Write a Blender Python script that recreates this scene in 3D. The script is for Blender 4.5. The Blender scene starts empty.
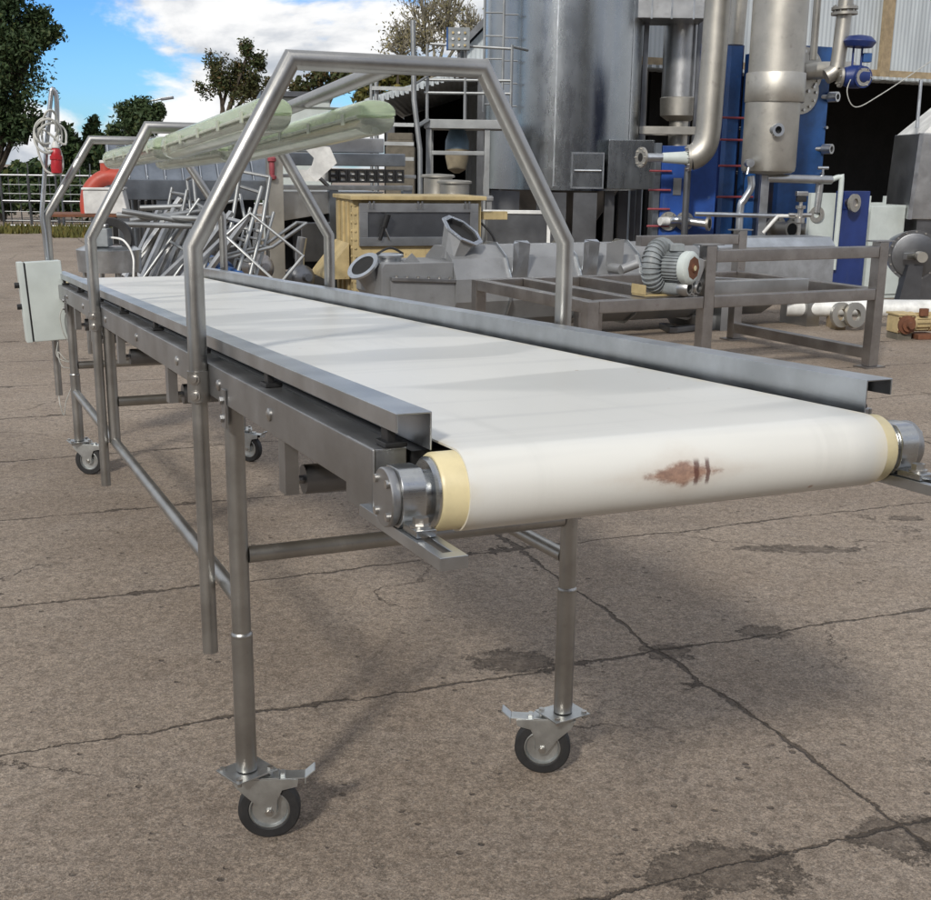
import bpy, bmesh, math, random
from mathutils import Vector, Matrix
random.seed(7)
R = math.radians
PI = math.pi
scene = bpy.context.scene
COL = scene.collection

# ------------------------------------------------------------------ camera
F, PITCH, ROLL, DY, CH = 1199.5, .2506, -.0123, 23.81, 1.4795
cam_d = bpy.data.cameras.new('camera')
cam = bpy.data.objects.new('camera', cam_d)
COL.objects.link(cam)
cam_d.sensor_fit = 'HORIZONTAL'
cam_d.sensor_width = 36
cam_d.lens = 36 * F / 931
cam_d.shift_y = DY / 931
cam_d.clip_end = 900
cam.matrix_world = Matrix.Translation((0, 0, CH)) @ Matrix.Rotation(PI / 2 - PITCH, 4, 'X') @ Matrix.Rotation(-ROLL, 4, 'Z')
scene.camera = cam
ORG = Vector((0, 0, CH))

def ray(px, py):
    xr = (px - 465.5) / F
    yr = -(py - 450 - DY) / F
    c, s = math.cos(ROLL), math.sin(ROLL)
    x, y = xr * c + yr * s, -xr * s + yr * c
    return Vector((x, math.cos(PITCH) + y * math.sin(PITCH), -math.sin(PITCH) + y * math.cos(PITCH)))
def at(px, py, Y):
    d = ray(px, py)
    return ORG + d * (Y / d.y)
def gnd(px, py, z=0.0):
    d = ray(px, py)
    return ORG + d * ((z - CH) / d.z)

class Frame:
    """a thing's own axes: x along it, y away from the viewer, z up"""
    def __init__(s, x, y, yaw):
        s.o = Vector((x, y, 0)); s.yaw = yaw
        s.U = Vector((math.cos(yaw), math.sin(yaw), 0)); s.V = Vector((-math.sin(yaw), math.cos(yaw), 0))
    def loc(s, P):
        q = P - s.o
        return Vector((q.dot(s.U), q.dot(s.V), P.z))
    def onx(s, px, py, x):
        d = ray(px, py); return s.loc(ORG + d * ((x - (ORG - s.o).dot(s.U)) / d.dot(s.U)))
    def ony(s, px, py, y):
        d = ray(px, py); return s.loc(ORG + d * ((y - (ORG - s.o).dot(s.V)) / d.dot(s.V)))
    def onz(s, px, py, z):
        return s.loc(gnd(px, py, z))

# ------------------------------------------------------------------ scene helpers
def tag(o, label=None, cat=None, group=None, kind=None):
    if label: o['label'] = label
    if cat: o['category'] = cat
    if group: o['group'] = group
    if kind: o['kind'] = kind
    return o
def thing(name, label, cat, loc=(0, 0, 0), rotz=0.0, group=None):
    o = bpy.data.objects.new(name, None)
    COL.objects.link(o)
    o.empty_display_size = .1
    o.location = loc
    o.rotation_euler = (0, 0, rotz)
    return tag(o, label, cat, group)
def copy_tree(o, parent=None):
    c = o.copy()
    COL.objects.link(c)
    if parent: c.parent = parent
    for ch in [k for k in KIDS.get(o.name, [])]:
        d = copy_tree(ch, c)
    return c
KIDS = {}

def frame_of(d):
    d = d.normalized()
    a = Vector((0, 0, 1)) if abs(d.z) < .9 else Vector((1, 0, 0))
    x = a.cross(d).normalized()
    return x, d.cross(x).normalized()

class MB:
    def __init__(s): s.v = []; s.f = []
    def add(s, vs, fs):
        b = len(s.v)
        s.v += [Vector(p) for p in vs]
        s.f += [tuple(b + i for i in f) for f in fs]
        return s
    def hexa(s, p):
        return s.add(p, [(0, 3, 2, 1), (4, 5, 6, 7), (0, 1, 5, 4), (1, 2, 6, 5), (2, 3, 7, 6), (3, 0, 4, 7)])
    def box(s, x0, x1, y0, y1, z0, z1):
        return s.hexa([(x0, y0, z0), (x1, y0, z0), (x1, y1, z0), (x0, y1, z0), (x0, y0, z1), (x1, y0, z1), (x1, y1, z1), (x0, y1, z1)])
    def cbox(s, c, size, rot=None):
        c = Vector(c); h = [a / 2 for a in size]
        P = [(-1, -1, -1), (1, -1, -1), (1, 1, -1), (-1, 1, -1), (-1, -1, 1), (1, -1, 1), (1, 1, 1), (-1, 1, 1)]
        m = rot or Matrix.Identity(3)
        return s.hexa([c + m @ Vector((a * h[0], b * h[1], d * h[2])) for a, b, d in P])
    def beam(s, p, q, w, h, up=(0, 0, 1)):
        """square bar between two points, w sideways, h along up"""
        p, q = Vector(p), Vector(q)
        d = (q - p).normalized(); u = Vector(up)
        x = d.cross(u).normalized() * w / 2
        z = x.cross(d).normalized() * h / 2
        return s.hexa([p - x - z, p + x - z, q + x - z, q - x - z, p - x + z, p + x + z, q + x + z, q - x + z])
    def tube(s, p, q, r, r2=None, n=14, cap=True):
        p, q = Vector(p), Vector(q)
        r2 = r if r2 is None else r2
        x, y = frame_of(q - p)
        vs = []
        for c, rr in ((p, r), (q, r2)):
            for i in range(n):
                a = 2 * PI * i / n
                vs.append(c + (x * math.cos(a) + y * math.sin(a)) * rr)
        fs = [(i, (i + 1) % n, n + (i + 1) % n, n + i) for i in range(n)]
        if cap: fs += [tuple(range(n - 1, -1, -1)), tuple(range(n, 2 * n))]
        return s.add(vs, fs)
    def path(s, pts, r, n=14, cap=True, closed=False):
        """round tube through points, with mitred corners"""
        pts = [Vector(p) for p in pts]
        N = len(pts)
        rad = r if isinstance(r, (list, tuple)) else [r] * N
        vs = []; x = None
        for i, p in enumerate(pts):
            din = (p - pts[i - 1]) if (i > 0 or closed) else None
            dout = (pts[(i + 1) % N] - p) if (i < N - 1 or closed) else None
            if din is None: din = dout
            if dout is None: dout = din
            din = din.normalized(); dout = dout.normalized()
            if x is None: x, _ = frame_of(din)
            x = (x - din * x.dot(din)).normalized()
            y = din.cross(x)
            nrm = (din + dout)
            nrm = nrm.normalized() if nrm.length > 1e-6 else din
            for k in range(n):
                a = 2 * PI * k / n
                o = (x * math.cos(a) + y * math.sin(a)) * rad[i]
                dn = din.dot(nrm)
                if abs(dn) > .2: o = o - din * (o.dot(nrm) / dn)
                vs.append(p + o)
            x = (x - dout * x.dot(dout)).normalized()
        fs = []
        for i in range(N if closed else N - 1):
            j = (i + 1) % N
            fs += [(i * n + k, i * n + (k + 1) % n, j * n + (k + 1) % n, j * n + k) for k in range(n)]
        if cap and not closed: fs += [tuple(range(n - 1, -1, -1)), tuple((N - 1) * n + k for k in range(n))]
        return s.add(vs, fs)
    def lathe(s, prof, o, axis, n=28, cap=True):
        """prof: (radius, distance along axis)"""
        o = Vector(o); d = Vector(axis).normalized(); x, y = frame_of(d)
        vs = []
        for r, z in prof:
            for i in range(n):
                a = 2 * PI * i / n
                vs.append(o + d * z + (x * math.cos(a) + y * math.sin(a)) * max(r, 1e-4))
        fs = []
        for k in range(len(prof) - 1):
            fs += [(k * n + i, k * n + (i + 1) % n, (k + 1) * n + (i + 1) % n, (k + 1) * n + i) for i in range(n)]
        if cap: fs += [tuple(range(n - 1, -1, -1)), tuple((len(prof) - 1) * n + i for i in range(n))]
        return s.add(vs, fs)
    def ring(s, prof, o, axis, n=32):
        """closed profile turned round the axis"""
        o = Vector(o); d = Vector(axis).normalized(); x, y = frame_of(d); m = len(prof)
        vs = []
        for r, z in prof:
            for i in range(n):
                a = 2 * PI * i / n
                vs.append(o + d * z + (x * math.cos(a) + y * math.sin(a)) * r)
        fs = []
        for k in range(m):
            j = (k + 1) % m
            fs += [(k * n + i, k * n + (i + 1) % n, j * n + (i + 1) % n, j * n + i) for i in range(n)]
        return s.add(vs, fs)
    def prism(s, poly, ext):
        n = len(poly); e = Vector(ext)
        vs = [Vector(p) for p in poly] + [Vector(p) + e for p in poly]
        fs = [tuple(range(n - 1, -1, -1)), tuple(range(n, 2 * n))] + [(i, (i + 1) % n, n + (i + 1) % n, n + i) for i in range(n)]
        return s.add(vs, fs)
    def bolt(s, c, axis, r=.008, h=.007):
        return s.tube(c, Vector(c) + Vector(axis).normalized() * h, r, n=6)
    def map(s, fn):
        s.v = [Vector(fn(p)) for p in s.v]; return s
    def split(s):
        """separate pieces: loose parts, those that touch kept together"""
        par = list(range(len(s.v)))
        def fd(i):
            while par[i] != i: par[i] = par[par[i]]; i = par[i]
            return i
        for f in s.f:
            for i in f[1:]: par[fd(i)] = fd(f[0])
        comp = {}
        for i in range(len(s.v)): comp.setdefault(fd(i), []).append(i)
        C = [[k, *[min(s.v[i][a] for i in k) for a in range(3)], *[max(s.v[i][a] for i in k) for a in range(3)]] for k in comp.values()]
        ch = True
        while ch:
            ch = False
            for a in range(len(C)):
                for b in range(a + 1, len(C)):
                    A, B = C[a], C[b]
                    if all(A[1 + k] <= B[4 + k] + .003 and B[1 + k] <= A[4 + k] + .003 for k in range(3)):
                        C[a] = [A[0] + B[0], *[min(A[1 + k], B[1 + k]) for k in range(3)], *[max(A[4 + k], B[4 + k]) for k in range(3)]]
                        del C[b]; ch = True; break
                if ch: break
        out = []
        for c in C:
            ix = {i: n for n, i in enumerate(c[0])}
            m = MB(); m.v = [s.v[i] for i in c[0]]
            m.f = [tuple(ix[i] for i in f) for f in s.f if f[0] in ix]
            out.append(m)
        return out
    def build_each(s, name, mat, parent=None, **k):
        return [m.build(name, mat, parent, **k) for m in s.split()]
    def build(s, name, mat, parent=None, bevel=0.0, smooth=True, ang=38):
        me = bpy.data.meshes.new(name)
        me.from_pydata([tuple(p) for p in s.v], [], s.f)
        bm = bmesh.new(); bm.from_mesh(me)
        bmesh.ops.recalc_face_normals(bm, faces=bm.faces)
        if bevel:
            es = [e for e in bm.edges if len(e.link_faces) == 2 and e.calc_face_angle(0) > R(50)]
            try: bmesh.ops.bevel(bm, geom=es, offset=bevel, segments=2, profile=.5, affect='EDGES', clamp_overlap=True)
            except Exception: pass
        bm.to_mesh(me); bm.free()
        if smooth:
            me.shade_smooth()
            me.set_sharp_from_angle(angle=R(ang))
        me.materials.append(mat)
        o = bpy.data.objects.new(name, me)
        COL.objects.link(o)
        if bevel and smooth:
            wn = o.modifiers.new('weighted_normal', 'WEIGHTED_NORMAL'); wn.keep_sharp = True
        if parent:
            o.parent = parent
            KIDS.setdefault(parent.name, []).append(o)
        return o

# ------------------------------------------------------------------ materials
class NT:
    def __init__(s, tree): s.t = tree; s.n = tree.nodes; s.l = tree.links
    def new(s, typ, **kw):
        n = s.n.new(typ)
        for k, v in kw.items(): setattr(n, k, v)
        return n
    def link(s, a, b): s.l.new(a, b)
    def val(s, sock, v):
        if hasattr(v, 'node'): s.link(v, sock)
        else: sock.default_value = v
    def math(s, op, a, b=0.0, c=0.0, clamp=False):
        n = s.new('ShaderNodeMath', operation=op); n.use_clamp = clamp
        s.val(n.inputs[0], a); s.val(n.inputs[1], b)
        if op in ('MULTIPLY_ADD', 'SMOOTH_MIN', 'COMPARE', 'WRAP'): s.val(n.inputs[2], c)
        return n.outputs[0]
    def mix(s, f, a, b, blend='MIX'):
        n = s.new('ShaderNodeMix', data_type='RGBA', blend_type=blend)
        s.val(n.inputs[0], f)
        for i, v in ((6, a), (7, b)):
            if hasattr(v, 'node'): s.link(v, n.inputs[i])
            else: n.inputs[i].default_value = (*v, 1) if len(v) == 3 else v
        return n.outputs[2]
    def noise(s, vec, scale, detail=4, rough=.6, dist=0.0, col=False):
        n = s.new('ShaderNodeTexNoise')
        if vec is not None: s.link(vec, n.inputs['Vector'])
        n.inputs['Scale'].default_value = scale; n.inputs['Detail'].default_value = detail
        n.inputs['Roughness'].default_value = rough; n.inputs['Distortion'].default_value = dist
        return n.outputs[1 if col else 0]
    def ramp(s, f, lo, hi, a=0.0, b=1.0):
        n = s.new('ShaderNodeMapRange', interpolation_type='SMOOTHSTEP')
        s.val(n.inputs[0], f); n.inputs[1].default_value = lo; n.inputs[2].default_value = hi
        n.inputs[3].default_value = a; n.inputs[4].default_value = b
        return n.outputs[0]
    def scale(s, vec, sc, loc=(0, 0, 0), rot=(0, 0, 0)):
        n = s.new('ShaderNodeMapping')
        s.link(vec, n.inputs[0]); n.inputs['Scale'].default_value = sc; n.inputs['Location'].default_value = loc; n.inputs['Rotation'].default_value = rot
        return n.outputs[0]

def base(name):
    m = bpy.data.materials.new(name)
    m.use_nodes = True
    t = NT(m.node_tree)
    p = t.n['Principled BSDF']
    tc = t.new('ShaderNodeTexCoord')
    return m, t, p, tc.outputs['Object']

def metal(name, col, rough=.38, met=1.0, brush=(1, 1, 40), dirt=.25, dirtcol=(.09, .075, .06), bump=.03, scale=6):
    m, t, p, oc = base(name)
    n1 = t.noise(oc, scale, 5)
    n2 = t.noise(t.scale(oc, brush), 12, 4, .7)
    n3 = t.noise(oc, scale * 4.5, 6, .7)
    c = t.mix(t.ramp(n1, .3, .75), tuple(a * .8 for a in col), tuple(min(1, a * 1.12) for a in col))
    c = t.mix(t.math('MULTIPLY', t.ramp(n3, .55, .78), dirt), c, dirtcol)
    t.link(c, p.inputs['Base Color'])
    r = t.math('ADD', t.math('MULTIPLY', n2, .18), t.math('MULTIPLY', n1, .2))
    r = t.math('ADD', r, rough - .19, clamp=True)
    t.link(r, p.inputs['Roughness'])
    t.link(t.math('MULTIPLY', met, t.ramp(n3, .85, .55, .75, 1.0)), p.inputs['Metallic'])
    b = t.new('ShaderNodeBump'); b.inputs['Strength'].default_value = bump; b.inputs['Distance'].default_value = .01
    t.link(t.math('ADD', n2, n1), b.inputs['Height']); t.link(b.outputs[0], p.inputs['Normal'])
    return m
def paint(name, col, rough=.5, wear=.2, wearcol=(.1, .05, .025), scale=5, spec=.5, var=.25, streak=True):
    m, t, p, oc = base(name)
    n1 = t.noise(oc, scale, 5); n2 = t.noise(oc, scale * 5, 7, .7)
    n3 = t.noise(t.scale(oc, (1, 1, .12)), scale * 3, 4)
    c = t.mix(t.ramp(n1, .3, .7), tuple(a * (1 - var) for a in col), tuple(min(1, a * (1 + var * .5)) for a in col))
    w = t.ramp(n2, .6, .72)
    if streak: w = t.math('MAXIMUM', w, t.math('MULTIPLY', t.ramp(n3, .58, .72), .5))
    c = t.mix(t.math('MULTIPLY', w, wear), c, wearcol)
    t.link(c, p.inputs['Base Color'])
    t.link(t.math('ADD', t.math('MULTIPLY', n2, .3), rough - .15), p.inputs['Roughness'])
    p.inputs['Specular IOR Level'].default_value = spec
    b = t.new('ShaderNodeBump'); b.inputs['Strength'].default_value = .06; b.inputs['Distance'].default_value = .01
    t.link(n2, b.inputs['Height']); t.link(b.outputs[0], p.inputs['Normal'])
    return m
M = {}
M['tube'] = metal('brushed_tube', (.40, .395, .38), .38, brush=(30, 30, 1), dirt=.3)
M['beam'] = metal('grey_steel', (.37, .37, .37), .42, brush=(30, 1, 30), dirt=.22)
M['rail'] = metal('bright_rail_steel', (.52, .545, .57), .34, brush=(40, 1, 40), dirt=.15)
M['yellow_rust'] = paint('rust_eaten_yellow_paint', (.46, .36, .19), .7, .95, (.13, .06, .025), 9)
M['blasted'] = metal('blasted_stainless', (.30, .305, .31), .5, met=.5, brush=(1, 20, 1), dirt=.3, scale=2.2)
M['bolt'] = metal('bolt_steel', (.5, .49, .47), .35, dirt=.4)
M['machined'] = metal('machined_steel', (.50, .51, .51), .3, dirt=.2, scale=14)
M['zinc'] = metal('zinc_plate', (.55, .57, .57), .42, dirt=.3, scale=16)
M['inox'] = metal('stainless_sheet', (.50, .505, .505), .38, brush=(1, 20, 1), dirt=.25, scale=2.2)
M['inox_dark'] = metal('dull_stainless', (.20, .205, .215), .4, brush=(1, 1, 12), dirt=.35, scale=2)
M['tank'] = metal('tank_cladding', (.35, .37, .385), .28, brush=(1, 1, .25), dirt=.0, scale=.8, bump=.012)
M['vessel'] = metal('warm_stainless', (.47, .45, .405), .50, brush=(14, 14, .6), dirt=.35, scale=2, bump=.04)
M['blue_steel'] = metal('blue_grey_steel', (.27, .295, .325), .4, dirt=.4, scale=4)
M['brown_steel'] = metal('heat_tinted_steel', (.36, .34, .325), .36, brush=(20, 1, 20), dirt=.45, dirtcol=(.13, .06, .035), scale=5)
M['tire'] = paint('black_rubber', (.016, .016, .017), .6, .3, (.07, .06, .05), 30)
M['black'] = paint('black_plastic', (.012, .012, .013), .5, .15, (.05, .045, .04), 12)
M['dark'] = paint('dark_void', (.012, .012, .012), .9, .2, (.03, .025, .02), 3)  # near black puts the darkness of unlit interiors and holes into the colour
M['blue'] = paint('blue_paint', (.018, .078, .24), .48, .5, (.09, .12, .16), 3, var=.35)
M['navy'] = paint('navy_paint', (.012, .03, .14), .45, .2, (.06, .07, .09), 3)
M['yellow'] = paint('cream_yellow_paint', (.44, .345, .175), .6, .8, (.15, .08, .035), 4)
M['red'] = paint('faded_red_paint', (.42, .06, .035), .5, .25, (.3, .18, .13), 5)
M['rodred'] = paint('dull_red_rod', (.26, .05, .06), .5, .3, (.12, .08, .07), 9)
M['oldwood'] = paint('grey_old_wood', (.13, .115, .09), .85, .4, (.05, .045, .04), 9)
M['bark_pale'] = paint('pale_bark', (.24, .215, .16), .85, .3, (.1, .09, .07), 9)
M['brick'] = paint('dark_brick', (.10, .06, .05), .85, .4, (.05, .04, .035), 3)
M['plug'] = paint('red_plug_plastic', (.40, .012, .02), .4, .1, (.2, .02, .02), 20, streak=False)
M['white'] = paint('white_plastic', (.68, .68, .66), .45, .25, (.3, .27, .22), 6)
M['cabinet'] = paint('pale_grey_cabinet', (.50, .545, .525), .38, .12, (.25, .24, .21), 7, var=.08)
M['rust'] = paint('rust', (.15, .06, .03), .85, .5, (.05, .025, .015), 14)
M['cable'] = paint('grey_cable', (.42, .42, .39), .55, .2, (.2, .18, .15), 20, streak=False)
M['wood'] = paint('weathered_wood', (.30, .23, .14), .75, .4, (.12, .09, .06), 9)
M['ring'] = paint('yellowed_drum', (.60, .52, .31), .38, .3, (.45, .33, .16), 12, var=.15, streak=False)
M['greyblower'] = paint('grey_machine_paint', (.22, .24, .25), .5, .3, (.12, .09, .06), 12)
M['bark'] = paint('bark', (.07, .055, .04), .9, .4, (.03, .025, .02), 8)
M['fence'] = metal('galvanised_tube', (.36, .37, .37), .5, dirt=.4, scale=3)

def lamp_mat(name, a, b, tr, rough):
    m, t, p, oc = base(name)
    n = t.noise(oc, 9, 5)
    t.link(t.mix(t.ramp(n, .3, .7), a, b), p.inputs['Base Color'])
    p.inputs['Roughness'].default_value = rough
    p.inputs['Transmission Weight'].default_value = tr
    p.inputs['IOR'].default_value = 1.15
    return m
M['lamp'] = lamp_mat('green_tinted_polycarbonate', (.68, .80, .58), (.80, .88, .71), .68, .22)
M['diffuser'] = lamp_mat('clear_polycarbonate', (.80, .87, .74), (.90, .95, .84), .80, .12)
M['lamp_seam'] = paint('lamp_seam_plastic', (.42, .45, .36), .4, .2, (.3, .3, .22), 20)

def corr_mat():
    m, t, p, oc = base('corrugated_sheet')
    w = t.new('ShaderNodeTexWave', wave_type='BANDS', bands_direction='X')
    t.link(oc, w.inputs[0]); w.inputs['Scale'].default_value = 3.4
    n = t.noise(t.scale(oc, (1, 1, .15)), 3, 5)
    t.link(t.mix(t.ramp(n, .35, .75), (.46, .50, .52), (.34, .37, .39)), p.inputs['Base Color'])
    p.inputs['Roughness'].default_value = .55
    b = t.new('ShaderNodeBump'); b.inputs['Strength'].default_value = .5; b.inputs['Distance'].default_value = .02
    t.link(w.outputs[1], b.inputs['Height']); t.link(b.outputs[0], p.inputs['Normal'])
    return m
M['corr'] = corr_mat()

def leaf_mat(name, a, b, c):
    m, t, p, oc = base(name)
    g = t.new('ShaderNodeNewGeometry')
    n = t.noise(oc, .8, 3)
    col = t.mix(t.ramp(n, .35, .65), a, b)
    col = t.mix(t.ramp(g.outputs['Random Per Island'], .75, .95), col, c)
    t.link(col, p.inputs['Base Color'])
    p.inputs['Roughness'].default_value = .65
    p.inputs['Specular IOR Level'].default_value = .25
    return m
M['leaf_dark'] = leaf_mat('dark_leaves', (.024, .045, .016), (.04, .064, .024), (.065, .08, .028))
M['leaf_green'] = leaf_mat('green_leaves', (.03, .055, .02), (.045, .075, .025), (.08, .09, .03))
M['leaf_brown'] = leaf_mat('autumn_leaves', (.04, .06, .02), (.055, .055, .02), (.10, .065, .025))
M['leaf_pale'] = leaf_mat('pale_yellow_leaves', (.13, .12, .05), (.20, .17, .08), (.26, .22, .13))
M['leaf_bush'] = leaf_mat('yellow_green_leaves', (.07, .075, .02), (.11, .10, .025), (.16, .12, .03))

# ------------------------------------------------------------------ render settings, sky, sun
scene.view_settings.view_transform = 'Standard'
scene.view_settings.look = 'None'
scene.view_settings.gamma = 1
scene.view_settings.use_curve_mapping = False
scene.view_settings.exposure = EXPO = .36
SUN_EL, SUN_AZ = R(34), R(200)        # azimuth clockwise from +Y (the way the camera looks)
w = bpy.data.worlds.new('World')
scene.world = w
w.use_nodes = True
t = NT(w.node_tree)
t.n.clear()
out = t.new('ShaderNodeOutputWorld')
sky = t.new('ShaderNodeTexSky', sky_type='NISHITA')
sky.sun_disc = False
sky.sun_elevation = SUN_EL
sky.sun_rotation = SUN_AZ
sky.air_density = 1.0; sky.dust_density = .3; sky.ozone_density = 2.0
bg1 = t.new('ShaderNodeBackground'); bg1.inputs[1].default_value = .085
hs = t.new('ShaderNodeHueSaturation'); hs.inputs['Saturation'].default_value = 1.15
t.link(sky.outputs[0], hs.inputs['Color']); t.link(t.mix(1.0, hs.outputs[0], (.46, .80, 1.30), 'MULTIPLY'), bg1.inputs[0])
tc = t.new('ShaderNodeTexCoord')
dv = tc.outputs['Generated']
st = t.scale(dv, (1, 1, 2.1), (.32, .1, .05))
n1 = t.noise(st, 5.2, 9, .55, .25)
n2 = t.noise(t.scale(dv, (1, 1, 2.1), (.30, .1, .09)), 5.2, 9, .55, .25)
n3 = t.noise(st, 2.0, 3, .5)
cover = t.math('ADD', n1, t.math('MULTIPLY', t.math('SUBTRACT', n3, .5), .5))
mask = t.ramp(cover, .365, .45)
shade = t.ramp(t.math('SUBTRACT', n1, n2), -.10, .09)
ccol = t.mix(shade, (.52, .56, .62), (1.0, 1.0, 1.0))
bg2 = t.new('ShaderNodeBackground'); t.link(ccol, bg2.inputs[0]); bg2.inputs[1].default_value = .80
mx = t.new('ShaderNodeMixShader')
t.link(mask, mx.inputs[0]); t.link(bg1.outputs[0], mx.inputs[1]); t.link(bg2.outputs[0], mx.inputs[2])
t.link(mx.outputs[0], out.inputs[0])

sd = bpy.data.lights.new('sun', 'SUN')
sd.energy = 2.3; sd.angle = R(6); sd.color = (1, .955, .88)
so = bpy.data.objects.new('sun', sd); COL.objects.link(so)
sdir = Vector((math.sin(SUN_AZ) * math.cos(SUN_EL), math.cos(SUN_AZ) * math.cos(SUN_EL), math.sin(SUN_EL)))
so.rotation_euler = sdir.to_track_quat('Z', 'Y').to_euler()
so.location = (0, -10, 30)

# ------------------------------------------------------------------ the yard
GA = .385                                     # the slabs lie square to the table
def ground_mat():
    m, t, p, oc = base('worn_concrete')
    sep = t.new('ShaderNodeSeparateXYZ'); t.link(t.scale(oc, (1, 1, 1), rot=(0, 0, -GA)), sep.inputs[0])
    u0, w0 = sep.outputs[0], sep.outputs[1]
    big = t.noise(oc, .9, 4, .55); mid = t.noise(oc, 3.2, 5, .6); fine = t.noise(oc, 26, 6, .75); grit = t.noise(oc, 150, 4, .8); dust = t.noise(oc, 420, 2, .7)
    wob = t.noise(oc, 2.3, 7, .68, col=True)
    ws = t.new('ShaderNodeSeparateColor'); t.link(wob, ws.inputs[0])
    w_ = t.math('ADD', w0, t.math('MULTIPLY', t.math('SUBTRACT', ws.outputs[0], .5), .15))
    u_ = t.math('ADD', u0, t.math('MULTIPLY', t.math('SUBTRACT', ws.outputs[1], .5), .13))
    jag = t.math('MULTIPLY', t.math('SUBTRACT', t.noise(oc, 16, 5, .7), .5), .034)
    w_ = t.math('ADD', w_, jag); u_ = t.math('SUBTRACT', u_, jag)
    # joints across, every 1.1 m
    dw = t.math('ABSOLUTE', t.math('SUBTRACT', t.math('FLOORED_MODULO', t.math('ADD', w_, -3.05 + .55), 1.105), .5525))
    du = t.math('ABSOLUTE', t.math('SUBTRACT', t.math('FLOORED_MODULO', t.math('ADD', u_, -1.91 + 1.5), 3.0), 1.5))
    wid = t.ramp(mid, .35, .7, .0, .008)
    # chipped stretches along the joints
    chip = t.ramp(t.noise(oc, 1.7, 5, .7), .54, .70, 0, .075)
    wid2 = t.math('ADD', wid, t.math('MULTIPLY', chip, t.ramp(fine, .38, .62)))
    def line(d, wd):
        n = t.new('ShaderNodeMapRange', interpolation_type='SMOOTHSTEP')
        t.link(d, n.inputs[0]); t.link(t.math('MULTIPLY', wd, .45), n.inputs[1]); t.link(t.math('ADD', wd, .004), n.inputs[2])
        n.inputs[3].default_value = 1; n.inputs[4].default_value = 0
        return n.outputs[0]
    crack = t.math('MAXIMUM', line(dw, wid2), t.math('MULTIPLY', line(du, t.math('MULTIPLY', wid2, 1.25)), 1.0))
    # hairline cracks
    vor = t.new('ShaderNodeTexVoronoi', feature='DISTANCE_TO_EDGE')
    vm = t.new('ShaderNodeVectorMath', operation='ADD'); t.link(oc, vm.inputs[0])
    v2 = t.new('ShaderNodeVectorMath', operation='SCALE'); t.link(wob, v2.inputs[0]); v2.inputs['Scale'].default_value = .5
    t.link(v2.outputs[0], vm.inputs[1]); t.link(vm.outputs[0], vor.inputs[0]); vor.inputs['Scale'].default_value = .55
    hair = t.math('MULTIPLY', t.ramp(vor.outputs[0], .0035, .0, 0, 1), t.ramp(big, .5, .62, 0, .7))
    # worn-away patches
    pit = t.math('MULTIPLY', t.ramp(t.noise(oc, 2.9, 7, .72, .3), .66, .72), .8)
    pock = t.new('ShaderNodeTexVoronoi'); t.link(oc, pock.inputs[0]); pock.inputs['Scale'].default_value = 17
    pk = t.math('MULTIPLY', t.ramp(pock.outputs[0], .17, .10), t.ramp(t.noise(oc, 6.5, 2), .52, .6))
    stone = t.new('ShaderNodeTexVoronoi'); t.link(oc, stone.inputs[0]); stone.inputs['Scale'].default_value = 210
    sc = t.new('ShaderNodeSeparateColor'); t.link(stone.outputs[1], sc.inputs[0])
    c = t.mix(t.ramp(big, .35, .68), (.225, .182, .145), (.31, .258, .209))
    c = t.mix(t.math('MULTIPLY', t.ramp(mid, .42, .72), .5), c, (.285, .245, .21))
    c = t.mix(t.math('MULTIPLY', t.ramp(fine, .42, .66), .55), c, (.095, .072, .054))
    c = t.mix(t.math('MULTIPLY', t.ramp(dust, .52, .66), .42), c, (.36, .30, .24))
    c = t.mix(t.math('MULTIPLY', t.ramp(dust, .46, .36), .5), c, (.07, .055, .042))
    for sc_, am in ((300, .58), (110, .38)):
        vc = t.new('ShaderNodeTexVoronoi'); t.link(oc, vc.inputs[0]); vc.inputs['Scale'].default_value = sc_
        vq = t.new('ShaderNodeSeparateColor'); t.link(vc.outputs[1], vq.inputs[0])
        c = t.mix(am, c, t.mix(1.0, c, t.mix(vq.outputs[0], (.45, .44, .43), (1.62, 1.6, 1.56)), 'MULTIPLY'))
    st = t.ramp(t.noise(oc, .55, 6, .62, .4), .55, .70)
    c = t.mix(t.math('MULTIPLY', st, .5), c, (.085, .066, .052))
    c = t.mix(t.math('MULTIPLY', t.ramp(grit, .5, .72), .5), c, (.34, .29, .24))
    c = t.mix(t.math('MULTIPLY', t.math('GREATER_THAN', sc.outputs[0], .95), .3), c, (.42, .38, .33))
    c = t.mix(t.math('MULTIPLY', t.math('LESS_THAN', sc.outputs[1], .06), .35), c, (.06, .048, .04))
    for (px, py, r, e) in ((517, 662, .085, 1.6), (765, 632, .06, 1.4), (668, 652, .07, 1.2), (915, 838, .09, 1.5), (720, 868, .10, 1.8), (800, 549, .05, 4.5), (905, 518, .04, 2.0)):
        g0 = gnd(px, py)
        pv = t.new('ShaderNodeVectorMath', operation='SUBTRACT'); t.link(oc, pv.inputs[0]); pv.inputs[1].default_value = g0
        ps = t.new('ShaderNodeVectorMath', operation='LENGTH'); t.link(t.scale(pv.outputs[0], (1 / e, 1, 1), rot=(0, 0, -GA)), ps.inputs[0])
        d_ = t.math('ADD', ps.outputs['Value'], t.math('MULTIPLY', t.math('SUBTRACT', t.noise(oc, 12, 7, .8), .5), r * 4.2))
        pit = t.math('MAXIMUM', pit, t.math('MULTIPLY', t.ramp(d_, r, r * .72), t.ramp(fine, .3, .6, .45, 1.0)))
    dirt = t.math('MAXIMUM', t.math('MULTIPLY', pit, .58), t.math('MULTIPLY', pk, .7))
    c = t.mix(dirt, c, (.062, .048, .038))
    c = t.mix(t.math('MULTIPLY', t.math('MAXIMUM', crack, hair), .74), c, (.045, .034, .026))
    t.link(c, p.inputs['Base Color'])
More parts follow.
